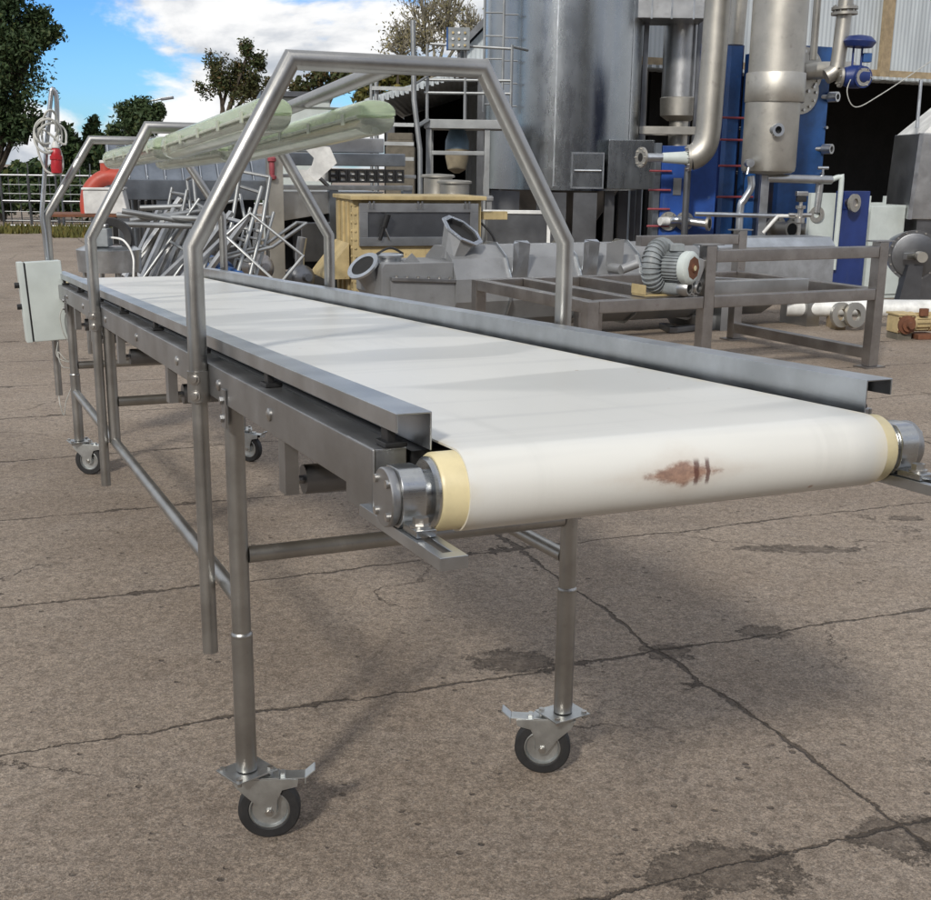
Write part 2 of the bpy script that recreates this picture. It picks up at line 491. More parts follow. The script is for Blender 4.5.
    p.inputs['Roughness'].default_value = .82
    p.inputs['Specular IOR Level'].default_value = .3
    h = t.math('ADD', t.math('MULTIPLY', fine, .35), t.math('MULTIPLY', grit, .25))
    h = t.math('SUBTRACT', h, t.math('MULTIPLY', t.math('MAXIMUM', crack, hair), 1.6))
    h = t.math('SUBTRACT', h, t.math('MULTIPLY', t.math('ADD', pit, pk), .6))
    b = t.new('ShaderNodeBump'); b.inputs['Strength'].default_value = .95; b.inputs['Distance'].default_value = .014
    t.link(h, b.inputs['Height']); t.link(b.outputs[0], p.inputs['Normal'])
    return m
g = MB(); g.add([(-400, -60, 0), (400, -60, 0), (400, 600, 0), (-400, 600, 0)], [(0, 1, 2, 3)])
tag(g.build('ground', ground_mat(), smooth=False), kind='structure')

# ------------------------------------------------------------------ the inspection table
TB = Frame(-.4818, 2.4371, .4062)
TILT = -.0466
W = .7965
def tq(px, py, v):
    p = TB.ony(px, py, v); return Vector((p.x, p.y, p.z - TILT * p.y))
def S(p): return Vector((p[0], p[1], p[2] + TILT * p[1]))
def Z0(z, v): return z - TILT * v                 # a true height above the ground, in the table's sloping measure
table = thing('inspection_table', 'long stainless conveyor table on four castors with white belt and tubular arches', 'conveyor table', TB.o, TB.yaw)
def teach(mb, name, mat, parent=None, **k):
    return mb.map(S).build_each(name, M[mat], parent or table, **k)
def tpart(mb, name, mat, parent=None, **k):
    return mb.map(S).build(name, M[mat] if isinstance(mat, str) else mat, parent or table, **k)

ZT = 1.081; RR = .055; VF = -1.047; VR = 4.30
def belt_mat():
    m, t, p, oc = base('white_belt')
    sep = t.new('ShaderNodeSeparateXYZ'); t.link(oc, sep.inputs[0])
    x, y, z = sep.outputs
    wob = t.noise(oc, 2.5, 3)
    band = t.noise(t.scale(oc, (1.1, 3.3, .2)), 1.0, 2, .5, .25)
    fine = t.noise(t.scale(oc, (.6, 16, .2)), 1.0, 3)
    smear = t.noise(t.scale(oc, (9, 1.3, 1)), 1.2, 5, .6)
    c = t.mix(t.ramp(band, .47, .535), (.53, .53, .50), (.655, .65, .61))
    c = t.mix(t.math('MULTIPLY', t.ramp(fine, .52, .72), .35), c, (.50, .50, .48))
    c = t.mix(t.math('MULTIPLY', t.ramp(smear, .55, .75), .3), c, (.46, .46, .43))
    # grime near the edges
    e = t.math('ABSOLUTE', t.math('SUBTRACT', x, .39))
    c = t.mix(t.math('MULTIPLY', t.ramp(e, .30, .345), t.ramp(t.noise(oc, 14, 4), .35, .7)), c, (.58, .52, .39))
    # brown smear on the drum end
    s0 = TB.ony(676, 471, -1.085)
    dx = t.math('DIVIDE', t.math('SUBTRACT', x, s0.x), .080)
    zz = t.math('SUBTRACT', z, s0.z)
    dz = t.math('DIVIDE', t.math('ADD', zz, t.math('MULTIPLY', t.math('SUBTRACT', x, s0.x), .0)), .021)
    rr = t.math('ADD', t.math('ABSOLUTE', dx), t.math('MULTIPLY', t.math('ABSOLUTE', dz), .85))
    sn = t.noise(t.scale(oc, (52, 52, 75)), 1.0, 6, .72)
    rr = t.math('ADD', rr, t.math('MULTIPLY', t.math('SUBTRACT', sn, .5), 1.1))
    front = t.math('LESS_THAN', y, -1.03)
    st = t.math('MULTIPLY', t.ramp(rr, .95, .45), front)
    c = t.mix(t.math('MULTIPLY', st, .85), c, t.mix(t.ramp(sn, .35, .65), (.12, .032, .020), (.36, .18, .12)))
    c = t.mix(t.math('MULTIPLY', t.math('MULTIPLY', t.ramp(rr, 2.0, .6), front), .22), c, (.40, .27, .17))
    for sx_, w_ in ((.022, .006), (.040, .0045)):
        l_ = t.math('ABSOLUTE', t.math('SUBTRACT', t.math('SUBTRACT', x, s0.x + sx_), t.math('MULTIPLY', t.math('SUBTRACT', sn, .5), .012)))
        k_ = t.math('MULTIPLY', t.ramp(l_, w_, w_ * .4), t.math('MULTIPLY', front, t.ramp(t.math('ABSOLUTE', zz), .021, .012)))
        c = t.mix(t.math('MULTIPLY', k_, .8), c, (.085, .028, .022))
    # small brown nicks
    vo = t.new('ShaderNodeTexVoronoi'); t.link(oc, vo.inputs[0]); vo.inputs['Scale'].default_value = 13
    vs = t.new('ShaderNodeSeparateColor'); t.link(vo.outputs[1], vs.inputs[0])
    nick = t.math('MULTIPLY', t.ramp(vo.outputs[0], .075, .03), t.math('GREATER_THAN', vs.outputs[0], .60))
    c = t.mix(t.math('MULTIPLY', nick, .75), c, (.30, .17, .10))
    t.link(c, p.inputs['Base Color'])
    t.link(t.math('ADD', .24, t.math('MULTIPLY', band, .16)), p.inputs['Roughness'])
    p.inputs['Specular IOR Level'].default_value = .5
    b = t.new('ShaderNodeBump'); b.inputs['Strength'].default_value = .25; b.inputs['Distance'].default_value = .01
    t.link(t.math('ADD', band, t.math('MULTIPLY', smear, .4)), b.inputs['Height']); t.link(b.outputs[0], p.inputs['Normal'])
    return m
def belt_loop(r):
    P = [(v, ZT - RR + r) for v in [VR - (VR - VF) * i / 60 for i in range(61)]]
    P += [(VF - math.sin(a) * r, ZT - RR + math.cos(a) * r) for a in [PI * i / 24 for i in range(1, 24)]]
    P += [(VF + (VR - VF) * i / 20, ZT - RR - r) for i in range(21)]
    P += [(VR + math.sin(a) * r, ZT - RR - math.cos(a) * r) for a in [PI * i / 16 for i in range(1, 16)]]
    return P
BL, BR = .058, .723
bm_ = MB()
lo, li = belt_loop(RR), belt_loop(RR - .003)
n = len(lo); NU = 14
for k in range(NU + 1):
    u = BL + (BR - BL) * k / NU
    for (v, z) in lo:
        sag = -.0016 * (1 + math.sin(v * 9.3 + u * 2)) * math.sin(PI * k / NU) if (z > ZT - .001 and VF + .1 < v < VR - .1) else 0
        bm_.v.append(Vector((u, v, z + sag)))
for k in range(NU):
    bm_.f += [(k * n + i, k * n + (i + 1) % n, (k + 1) * n + (i + 1) % n, (k + 1) * n + i) for i in range(n)]
o0 = len(bm_.v)
for u in (BL, BR): bm_.v += [Vector((u, v, z)) for v, z in li]
for a, b_ in ((0, o0), (NU * n, o0 + n)):
    bm_.f += [(a + i, a + (i + 1) % n, b_ + (i + 1) % n, b_ + i) for i in range(n)]
bm_.f += [(o0 + i, o0 + (i + 1) % n, o0 + n + (i + 1) % n, o0 + n + i) for i in range(n)]
tpart(bm_, 'belt', belt_mat(), ang=60)

WD = W - .024                                     # the drum sits a little left of the middle
# drums at both ends
for v in (VF, VR):
    d = tpart(MB().lathe([(.049, .024), (.0518, .028), (.0518, WD - .028), (.049, WD - .024)], (0, v, ZT - RR), (1, 0, 0), 40), 'drum', 'ring')
    tpart(MB().lathe([(.022, -.005), (.022, .004), (.030, .0045), (.030, .016), (.043, .0165), (.047, .020), (.047, .0238)], (0, v, ZT - RR), (1, 0, 0), 32), 'hub', 'machined', d)
    tpart(MB().lathe([(.047, WD - .0238), (.047, WD - .020), (.043, WD - .0165), (.030, WD - .016), (.030, WD - .0045), (.022, WD - .004), (.022, WD + .005)], (0, v, ZT - RR), (1, 0, 0), 32), 'hub', 'machined', d)

# side beams, bed, rails
for sx in (0, 1):
    f = (lambda u: u) if sx == 0 else (lambda u: W - u)
    b = MB()
    u0, u1 = sorted((f(-.022), f(.028)))
    b.box(u0, u1, -.955, VR - .06, 1.001, 1.07)
    ua, ub = sorted((f(-.0225), f(-.0165)))
    b.box(ua, ub, -.957, -.838, .974, 1.0702)
    ua, ub = sorted((f(-.016), f(.02)))
    b.box(ua, ub, -.952, -.90, .976, 1.0)
    tpart(b, 'side_beam', 'beam', bevel=.004)
    bb = MB()
    for v in (-.40, .03, .52, 1.2, 1.95, 2.7, 3.4):
        bb.lathe([(.012, 0), (.012, .003), (.006, .006)], (f(-.022), v, 1.036), (-1 if sx == 0 else 1, 0, 0), 12)
    teach(bb, 'beam_bolt', 'bolt')
    # guide rail: inner wall, top, outer lip
    r = MB()
    th = .0028
    prof = [(.042, 1.073), (.042, 1.125), (-.008, 1.125), (-.008, 1.099), (-.008 + th, 1.099), (-.008 + th, 1.125 - th), (.042 - th, 1.125 - th), (.042 - th, 1.073)]
    v0 = -1.01
    r.prism([(f(a), v0, z) for a, z in prof], (0, VR - .13 - v0, 0))
    rl = tpart(r, 'guide_rail', 'rail', bevel=.0012)
    br = MB()
    for v in (-.955, -.3, .35, 1.0, 1.7, 2.4, 3.1, 3.8):
        ua, ub = sorted((f(.000), f(.012)))
        br.box(ua, ub, v, v + .028, 1.0715, 1.1215)
        ua, ub = sorted((f(-.006), f(.026)))
        br.box(ua, ub, v - .008, v + .036, 1.0708, 1.0785)
    teach(br, 'rail_bracket', 'black', rl, bevel=.002)
    # drum bearing
    s = -1 if sx == 0 else 1
    f = (lambda u: u) if sx == 0 else (lambda u: WD - (.018 - 0) - u)
    uo, ui = f(-.045), f(.001)
    vb, zb = VF - .012, ZT - RR + .002
    h = MB()
    sec = []
    for i in range(24):
        a = 2 * PI * i / 24
        rr_ = min(.043, .0385 / max(abs(math.sin(a)), .01), .0395 / max(abs(math.cos(a)), .01))
        sec.append((f(-.031), vb + math.cos(a) * rr_, zb + math.sin(a) * rr_))
    h.prism(sec, (ui - f(-.031), 0, 0))
    ua, ub = sorted((f(-.028), f(-.001)))
    h.box(ua, ub, vb - .078, vb - .030, zb - .0375, zb - .0275)
    hb = tpart(h, 'bearing_housing', 'machined', bevel=.002)
    c_ = MB().lathe([(.0365, 0), (.0385, .003), (.0385, .011), (.037, .0125), (.0, .0128)], (f(-.0312), vb, zb), (s, 0, 0), 36)
    tpart(c_, 'cap', 'beam', hb)
    bo = MB()
    for k in range(4):
        a = PI / 4 + k * PI / 2
        bo.tube((f(-.0438), vb + math.cos(a) * .030, zb + math.sin(a) * .030), (f(-.0475), vb + math.cos(a) * .030, zb + math.sin(a) * .030), .0055, n=10)
    bo.bolt((f(-.015), vb - .058, zb - .0245), (0, 0, 1), .010, .009)
    bo.lathe([(.0135, 0), (.0135, .003)], (f(-.015), vb - .058, zb - .0275), (0, 0, 1), 16)
    teach(bo, 'bolt', 'bolt', hb)
    # slotted take-up arm
    ar = MB(); z0, z1 = zb - .054, zb - .038
    def bar(a, b_, c, d): 
        x0, x1 = sorted((f(a), f(b_))); ar.box(x0, x1, c, d, z0, z1)
    O_ = [(-.0325, -1.225), (.003, -1.225), (.003, -.93), (-.0325, -.93)]
    I_ = [(-.0205, -1.203), (-.009, -1.203), (-.009, -1.10), (-.0205, -1.10)]
    for z in (z0, z1): ar.v += [Vector((f(a), b_, z)) for a, b_ in O_ + I_]
    for i in range(4):
        j = (i + 1) % 4
        ar.f += [(i, j, 4 + j, 4 + i), (8 + i, 12 + i, 12 + j, 8 + j), (i, 8 + i, 8 + j, j), (4 + i, 4 + j, 12 + j, 12 + i)]
    tpart(ar, 'take_up_arm', 'rail', bevel=.0012)
# sliding bed under the belt and cross members
bd = MB().box(.036, W - .036, -.95, VR - .08, 1.004, 1.062)
tpart(bd, 'belt_bed', 'black')
cm = MB()
for v in (-.86, .0, .9, 2.08, 3.0, 3.6):
    cm.box(.028, W - .028, v - .02, v + .02, .982, 1.003)
tpart(cm, 'cross_member', 'beam')
# return rollers on hanging brackets
for v in (-.44, .75, 1.75, 2.55, 3.2):
    q = MB().tube((.03, v + .02, .918), (W - .03, v + .02, .918), .027, n=18)
    rr_ = tpart(q, 'return_roller', 'inox_dark')
    q = MB()
    for f in ((lambda u: u), (lambda u: W - u)):
        a, b_ = sorted((f(-.012), f(-.008))); q.box(a, b_, v - .018, v + .026, .90, 1.0005)
        a, b_ = sorted((f(-.008), f(.012))); q.box(a, b_, v - .018, v - .014, .90, 1.0005)
        q.tube((f(-.008), v + .02, .918), (f(.03), v + .02, .918), .008, n=8)
    teach(q, 'roller_bracket', 'beam', rr_)

# legs, with a thicker sleeve at the foot
ZP = .166
VL = 3.5434
for u in (0, W):
    for v in (0, VL):
        s = MB().tube((u, v, Z0(ZP + .002, v)), (u, v, Z0(.485, v)), .0232, n=24).lathe([(.0232, 0), (.0240, .003), (.0235, .007), (.0205, .011)], (u, v, Z0(.485, v)), (0, 0, 1), 24)
        s.tube((u, v, Z0(.49, v)), (u, v, 1.0005), .0205, n=24)
        lg = tpart(s, 'leg', 'tube')
        s = MB()
        x = -.028 if u == 0 else W + .028
        s.box(min(x, x + .005), max(x, x + .005), v - .045, v - .015, .955, 1.035)
        s.bolt((x if u == 0 else x + .005, v - .03, 1.012), (-1 if u == 0 else 1, 0, 0), .009)
        s.bolt((x if u == 0 else x + .005, v - .03, .975), (-1 if u == 0 else 1, 0, 0), .009)
        tpart(s, 'leg_clip', 'beam', lg, bevel=.001)
    s = MB().tube((u, 2.083, .569), (u, 2.083, 1.0005), .0205, n=20)
    tpart(s, 'short_leg', 'tube')
    s = MB().tube((u, .02, .569), (u, VL - .02, .569), .0175, n=18)
    tpart(s, 'side_rail', 'tube')
for v, z in ((0, .669), (2.083, .72), (VL, .70)):
    tpart(MB().tube((.02, v, z), (W - .02, v, z), .0185, n=18), 'crossbar', 'tube')

# castors
def make_castor():
    RW = .0700; TR = .048
    f = MB()
    for s in (-1, 1):
        y = s * .021
        poly = [(-.033, .150), (.074, .150), (.115, .147), (.112, .130), (.078, .122), (.067, .098), (.064, .064), (.053, .054), (.038, .058), (.014, .094), (-.022, .130)]
        f.prism([(a, y - .0015, z) for a, z in poly], (0, .003, 0))
    f.box(-.033, .072, -.0224, .0224, .1502, .1535)
    f.lathe([(.034, .1536), (.034, .159), (.030, ZP - .0045)], (0, 0, 0), (0, 0, 1), 24)
    fork = f.build('castor', M['zinc'], table, bevel=.0008)
    t_ = MB().ring([(RW, -.011), (RW, .011), (RW - .004, .0155), (.048, .0165), (.046, .014), (.046, -.014), (.048, -.0165), (RW - .004, -.0155)], (TR, 0, RW), (0, 1, 0), 40)
    t_.build('tyre', M['tire'], fork)
    r = MB().ring([(.0462, -.0135), (.0462, .0135), (.043, .0145), (.039, .006), (.020, .005), (.016, .0155), (.008, .0175), (.008, -.0175), (.016, -.0155), (.020, -.005), (.039, -.006), (.043, -.0145)], (TR, 0, RW), (0, 1, 0), 36)
    r.build('rim', M['zinc'], fork)
    x = MB().tube((TR, -.030, RW), (TR, .030, RW), .0065, n=8).tube((TR, -.0265, RW), (TR, -.0228, RW), .010, n=6).tube((TR, .0228, RW), (TR, .0265, RW), .010, n=6)
    x.build('axle', M['bolt'], fork)
    a = R(38)
    p = MB().cbox((0, 0, ZP - .002), (.105, .088, .004), Matrix.Rotation(a, 3, 'Z'))
    pl = p.build('mounting_plate', M['zinc'], fork, bevel=.0008)
    p = MB()
    for sx in (-1, 1):
        for sy in (-1, 1):
            v = Matrix.Rotation(a, 3, 'Z') @ Vector((sx * .041, sy * .033, 0))
            p.bolt((v.x, v.y, ZP), (0, 0, 1), .0075, .006)
            p.tube((v.x, v.y, ZP - .014), (v.x, v.y, ZP - .004), .005, n=8)
    p.build_each('plate_bolt', M['bolt'], fork)
    b = MB()
    b.box(.062, .128, -.019, .019, .1475, .1500).box(.075, .085, -.010, .010, .150, .158)
    b.hexa([(.1285, -.019, .149), (.132, -.019, .147), (.132, .019, .147), (.1285, .019, .149), (.150, -.019, .168), (.1525, -.019, .166), (.1525, .019, .166), (.150, .019, .168)])
    b.box(.1285, .1315, -.019, .019, .135, .1478)
    b.build('brake_lever', M['zinc'], fork, bevel=.0006)
    return fork
cst = make_castor()
first = True
for (u, v, deg) in ((0, 0, -21 + 4), (W, 0, 180 - 21 - 8), (0, VL, -30), (W, VL, -50)):
    c = cst if first else copy_tree(cst, table)
    first = False
    c.location = (u, v, 0); c.rotation_euler = (0, 0, R(deg))

# arches over the table
HO = [(.146, 1.315, 1.6985, .221, 1.032, .405), (2.0845, 1.315, 1.6985, .221, 1.032, .405), (4.02, 1.40, 1.774, .238, 1.06, .496)]
for (v, zb, zt, tin, zc, zp) in HO:
    a, b_ = -.042, W + .042
    h = MB().path([(a, v, zc - .02), (a, v, zb), (a + tin, v, zt), (b_ - tin, v, zt), (b_, v, zb), (b_, v, zc - .02)], .0205, 20)
    h.tube((a, v, zp), (a, v, zc), .0175, n=20).tube((b_, v, zc - .08), (b_, v, zc), .0175, n=20)
    ho = tpart(h, 'arch', 'tube')
    s = MB()
    for x, sg in ((a, 1), (b_, -1)):
        s.tube((x, v, zc - .045), (x, v, zc + .022), .0245, n=20)
        s.cbox((x + sg * .019, v + .026, zc - .012), (.006, .05, .066))
        s.box(min(x, x + sg * .02), max(x, x + sg * .02), v - .003, v + .003, zc - .04, zc + .018)
    teach(s, 'clamp', 'tube', ho)
    s = MB()
    for x, sg in ((a, -1), (b_, 1)):
        for z in (zc + .006, zc - .030):
            d = Vector((sg * .55, -.83, 0)); c0 = Vector((x, v, z)) + d * .0225
            s.lathe([(.013, 0), (.013, .003), (.0085, .0032), (.0085, .009), (.005, .0095)], c0, d, 12)
    teach(s, 'clamp_bolt', 'bolt', ho)
tpart(MB().path([(W / 2 + .01, .160, 1.697), (W / 2 + .01, 2.13, 1.662), (W / 2 + .01, 4.01, 1.74)], .0185, 16), 'ridge_tube', 'tube')

# twin tube lamps under the ridge
def lamp_section(w, h, z0, v, half):
    pts = []
    N = 10
    for i in range(N + 1):
        a = PI * i / N
        ca, sa = math.cos(a), math.sin(a)
        e = .72
        x = math.copysign(abs(ca) ** e, ca) * w / 2
        z = (abs(sa) ** e) * h * (1 if half else -1)
        pts.append((x, v, z0 + z))
    return pts
def lamp_shell(half, L, w, h):
    m = MB(); secs = []
    for dv, k in ((0, .5), (.006, .78), (.02, .93), (.045, 1.0), (.09, 1.0)): secs.append((dv, k))
    allv = [(a, k) for a, k in secs] + [(L / 2, 1.0)] + [(L - a, k) for a, k in reversed(secs)]
    pr = None
    for a, k in allv:
        s = lamp_section(w * (.86 + .14 * k), h * k, 0, a, half)
        b0 = len(m.v); m.v += [Vector(p) for p in s]
        nn = len(s)
        if pr is not None: m.f += [(pr + i, pr + (i + 1) % nn, b0 + (i + 1) % nn, b0 + i) for i in range(nn)]
        else: m.f.append(tuple(b0 + i for i in range(nn)))
        pr = b0
    m.f.append(tuple(pr + i for i in range(nn)))
    return m
def make_lamp(L):
    lm = lamp_shell(True, L, .098, .040).build('tube_lamp', M['lamp'], table, ang=50)
    lamp_shell(False, L, .090, .038).map(lambda p: (p[0], p[1], p[2] - .0085)).build('diffuser', M['diffuser'], lm, ang=50)
    MB().prism([(x, .03, z) for x, z in ((-.052, -.008), (.052, -.008), (.052, 0.0), (-.052, 0.0))], (0, L - .06, 0)).build('seam', M['lamp_seam'], lm, bevel=.002)
    c = MB()
    for k in range(5):
        for sx in (-1, 1):
            c.box(min(sx * .0515, sx * .0555), max(sx * .0515, sx * .0555), .12 + k * (L - .26) / 4, .145 + k * (L - .26) / 4, -.017, .010)
    c.build_each('clip', M['lamp_seam'], lm)
    MB().box(-.036, .036, .07, L - .07, -.031, -.028).build('reflector', M['white'], lm)
    MB().tube((0, .09, -.024), (0, L - .09, -.024), .010, n=12).build('lamp_tube', M['white'], lm)
    return lm
LP = [(.262, .62, 1.634, 1.44, 0), (.515, .56, 1.630, 1.56, 0), (.265, 2.22, 1.640, 1.56, .03), (.515, 2.25, 1.640, 1.56, .03)]
for i, (u, v, z, L, rise) in enumerate(LP):
    lm = make_lamp(L)
    p0 = S((u, v, z)); p1 = S((u, v + L, z + rise))
    lm.location = p0
    lm.rotation_euler = (math.atan2(p1.z - p0.z, L), 0, 0)
hb = MB()
for v, z in ((.85, 1.669), (1.75, 1.669), (2.5, 1.69), (3.5, 1.715)):
    hb.box(.25, .53, v - .015, v + .015, z - .003, z + .001)
teach(hb, 'lamp_bracket', 'tube')

# control cabinet on the last arch
tl = Matrix.Rotation(R(-2.6), 3, 'Y')
cc = Vector((-.085, 3.92, .99))
bx = MB().cbox(cc + Vector((.008, 0, 0)), (.170, .125, .392), tl)
box = tpart(bx, 'control_cabinet', 'cabinet', bevel=.006)
dr = MB().cbox(cc + tl @ Vector((-.097, 0, 0)), (.030, .129, .396), tl)
dd = tpart(dr, 'cabinet_door', 'cabinet', box, bevel=.005)
kn = MB()
for dz in (.085, -.02):
    c0 = cc + tl @ Vector((-.112, -.02, dz)); kn.tube(c0, c0 + tl @ Vector((-.022, 0, 0)), .014, n=12)
teach(kn, 'door_switch', 'black', dd)
ga = MB().cbox(cc + tl @ Vector((-.0795, -.001, 0)), (.005, .1255, .386), tl)
tpart(ga, 'door_gap', 'black', box)  # black strip stands in for the dark gap between door and body
def rnd_path(pts, sub=6):
    """smooth curve through points"""
    P = [Vector(p) for p in pts]; outp = []
    for i in range(len(P) - 1):
        a = P[max(i - 1, 0)]; b = P[i]; c = P[i + 1]; d = P[min(i + 2, len(P) - 1)]
        for k in range(sub):
            q = k / sub
            outp.append(.5 * ((2 * b) + (c - a) * q + (2 * a - 5 * b + 4 * c - d) * q * q + (3 * b - a - 3 * c + d) * q ** 3))
    outp.append(P[-1]); return outp
wi = MB()
q = tq
wi.path(rnd_path([q(66, 303, 3.84), q(60, 315, 3.83), q(63, 332, 3.83), q(70, 345, 3.83), q(74, 362, 3.83), q(66, 360, 3.82), q(58, 352, 3.83), q(62, 366, 3.82), q(73, 370, 3.82), q(72, 385, 3.82), q(66, 402, 3.83), q(64, 415, 3.84), q(60, 404, 3.84), q(59, 396, 3.86)]), .0028, 6)
wi.path(rnd_path([q(58, 342, 3.84), q(57, 356, 3.83), q(68, 362, 3.82), q(73, 358, 3.83)]), .0028, 6)
teach(wi, 'control_wire', 'cable', box)
# flex rod beside the last arch
rd = MB().path(rnd_path([q(47.5, 262, 4.0), q(44.5, 235, 4.0), q(42, 215, 4.0), q(44, 185, 4.0), q(47, 140, 4.0), q(51, 95, 4.0), q(53, 90, 4.0), q(56, 95, 4.0), q(57, 110, 4.0), q(57, 132, 4.0)], 5), .0115, 10)
tpart(rd, 'cable_rod', 'rail')

# power cable coiled on the rod
cable = thing('power_cable', 'grey power cable coiled on the upright rod with a red plug hanging from it', 'cable', TB.o, TB.yaw)
rng = random.Random(3)
pts = []
for k in range(4):
    for i in range(12):
        a = 2 * PI * i / 12 + 1.2
        cx, cy = 49 + (k - 1.5) * 2.2, 131 + (k % 2) * 5
        rx, ry = 11.5 + (k % 2) * 2.5 - (k == 2) * 3, 13 + (k % 3) * 4
        pts.append(tq(cx + math.cos(a) * rx, cy + math.sin(a) * ry, 3.955 + .02 * math.sin(a * 2 + k)))
pts += [tq(40, 128, 3.97), tq(37, 145, 3.97), tq(42, 163, 3.96), tq(48, 172, 3.95), tq(60, 174, 3.945), tq(63, 164, 3.945), tq(60, 150, 3.95), tq(56, 146, 3.95)]
MB().path(rnd_path(pts, 4), .0055, 7).map(S).build('cord', M['cable'], cable)
a, b_ = tq(55.5, 148, 3.95), tq(57, 173, 3.95)
dr_ = (b_ - a)
pg = MB().lathe([(.010, -.006), (.016, 0), (.024, .012), (.024, .035), (.030, .038), (.030, .055), (.025, .058), (.028, dr_.length * .75), (.026, dr_.length), (.020, dr_.length + .001)], a, dr_, 18).map(S).build('plug', M['plug'], cable)
KN = tq(55, 147, 3.95)
MB().lathe([(.012, -.03), (.02, -.01), (.02, 0.0)], a, dr_, 14).map(S).build('cable_gland', M['white'], pg)

# ------------------------------------------------------------------ steel bench with the blower
BN = Frame(.83, 8.15, .46)
bench = thing('steel_bench', 'heavy brown tinted steel frame on posts standing behind the belt at right', 'steel frame', BN.o, BN.yaw)
BL_, BD, ZL, ZH, ZPO = 2.58, 1.67, .57, .89, .965
sq = .085
def bar(name, p, q, w=sq, h=sq, mat='brown_steel', parent=None, bevel=.006):
    return MB().beam(p, q, w, h).build(name, M[mat], parent or bench, bevel=bevel)
def post(x, y, z0, z1, plate=True, foot=True, mat='brown_steel'):
    pm = MB().box(x - .045, x + .045, y - .045, y + .045, z0, z1).build('post', M[mat], bench, bevel=.006)
    if plate: MB().box(x - .10, x + .10, y - .05, y + .05, z1 + .0005, z1 + .010).build('top_plate', M['beam'], pm)
    if foot: MB().box(x - .10, x + .10, y - .07, y + .07, .0005, .012).build('foot_plate', M[mat], pm)
for x in (.96, BL_):
    for y in (0, BD):
        tall = not (x < 1 and y > 0)
        post(x, y, .0125, ZPO if tall else ZL + .04, plate=tall)
post(.0, 0, .0125, ZL + .04, plate=False); post(0, BD, .0125, ZL + .04, plate=False)
post(.62, BD * .55, .0125, ZL - .05, plate=False)
for y in (0, BD):
    bar('long_rail', (.0455, y, ZL), (.9145, y, ZL)); bar('long_rail', (1.0055, y, ZL), (BL_ - .0455, y, ZL))
    bar('top_rail', (1.0055 if y == 0 else BN.ony(638, 247, BD).x, y, ZH), (BL_ - .0455, y, ZH))
for x, z in ((0, ZL), (.96, ZL), (BL_, ZL), (BL_, .11), (.42, ZL - .002)):
    bar('cross_rail', (x, .0455, z), (x, BD - .0455, z))
br0 = BN.ony(688, 300, .0); bar('brace', (br0.x, .0, ZL + sq / 2 + .02), (.900, .0, ZH - .02), .06, .07, 'inox')
bar('channel', (1.06, .42, ZL + .05), (2.35, .55, ZL + .03), .10, .10, 'inox')
MB().box(1.0, 1.08, .36, .50, ZL + .0, ZL + .20).build('channel_end', M['inox'], bench, bevel=.004)
bar('channel', (1.25, 1.1, ZL + .07), (2.4, .9, ZL + .0), .06, .06, 'inox')

# side channel blower on the bench
bp = BN.ony(655, 290, .16)
blow = thing('side_channel_blower', 'grey ribbed side channel blower with rusty motor cap sitting on the steel bench', 'blower', BN.o + BN.U * bp.x + BN.V * .16, BN.yaw)
Zb = ZL + sq / 2 + .002
cz = Zb + .205
ax = Vector((.42, -.9, .0)).normalized()
axx = Vector((.9, .42, 0))
m = MB()
prof = []
for i in range(14):
    a = 2 * PI * i / 14
    prof.append((.125 + .062 * math.cos(a), .03 + .062 * math.sin(a)))
m.ring(prof, (0, 0, cz), ax, 48)
m.lathe([(.12, -.02), (.125, .0), (.125, .06), (.12, .07)], (0, 0, cz), ax, 30)
body = m.build('blower_housing', M['greyblower'], blow)
m = MB()
for k in range(30):
    a = 2 * PI * k / 30
    rdir = axx * math.cos(a) + Vector((0, 0, 1)) * math.sin(a)
    c0 = Vector((0, 0, cz)) + rdir * .125 + ax * .03
    tdir = rdir.cross(ax)
    m.ring([(.061, -.0035), (.0745, -.0035), (.0745, .0035), (.061, .0035)], c0, tdir, 16)
m.build('cooling_ribs', M['greyblower'], body)
m = MB().lathe([(.098, .07), (.10, .09), (.10, .22), (.096, .23)], (0, 0, cz), ax, 32)
for k in range(28):
    a = 2 * PI * k / 28
    rdir = axx * math.cos(a) + Vector((0, 0, 1)) * math.sin(a)
    m.beam(Vector((0, 0, cz)) + rdir * .104 + ax * .085, Vector((0, 0, cz)) + rdir * .104 + ax * .215, .004, .014, up=rdir)
mot = m.build('motor', M['greyblower'], blow)
MB().lathe([(.108, .22), (.115, .235), (.115, .275), (.10, .292), (.082, .296)], (0, 0, cz), ax, 32).build('fan_cover', M['cabinet'], mot)
MB().lathe([(.080, .29), (.080, .2975), (.03, .299), (.03, .306), (.0, .307)], (0, 0, cz), ax, 8).build('rusty_cap', M['rust'], mot)
m = MB().lathe([(.018, .3075), (.018, .310), (.006, .3105)], (0, 0, cz), ax, 16); m.build('shaft_end', M['ring'], mot)
MB().cbox(Vector((0, 0, cz + .135)) + ax * .15, (.10, .10, .05), Matrix.Rotation(-.43, 3, 'Z')).build('terminal_box', M['greyblower'], mot, bevel=.006)
for dx in (.0, .135):
    c0 = Vector((0, 0, Zb + .062)) + axx * (dx) + ax * .02
    pm = MB().tube(c0, c0 + ax * .20, .052, n=20).build('outlet', M['greyblower'], blow)
    MB().ring([(.056, .18), (.056, .235), (.046, .255), (.036, .255), (.036, .20)], c0, ax, 20).build('outlet_collar', M['inox'], pm)
    MB().lathe([(.0355, .205), (.0, .206)], c0, ax, 16).build('outlet_bore', M['dark'], pm)
MB().box(-.15, .19, -.10, .07, Zb, Zb + .012).box(-.155, -.145, -.10, .07, Zb + .0125, Zb + .08).build('foot_bracket', M['yellow'], blow, bevel=.002)

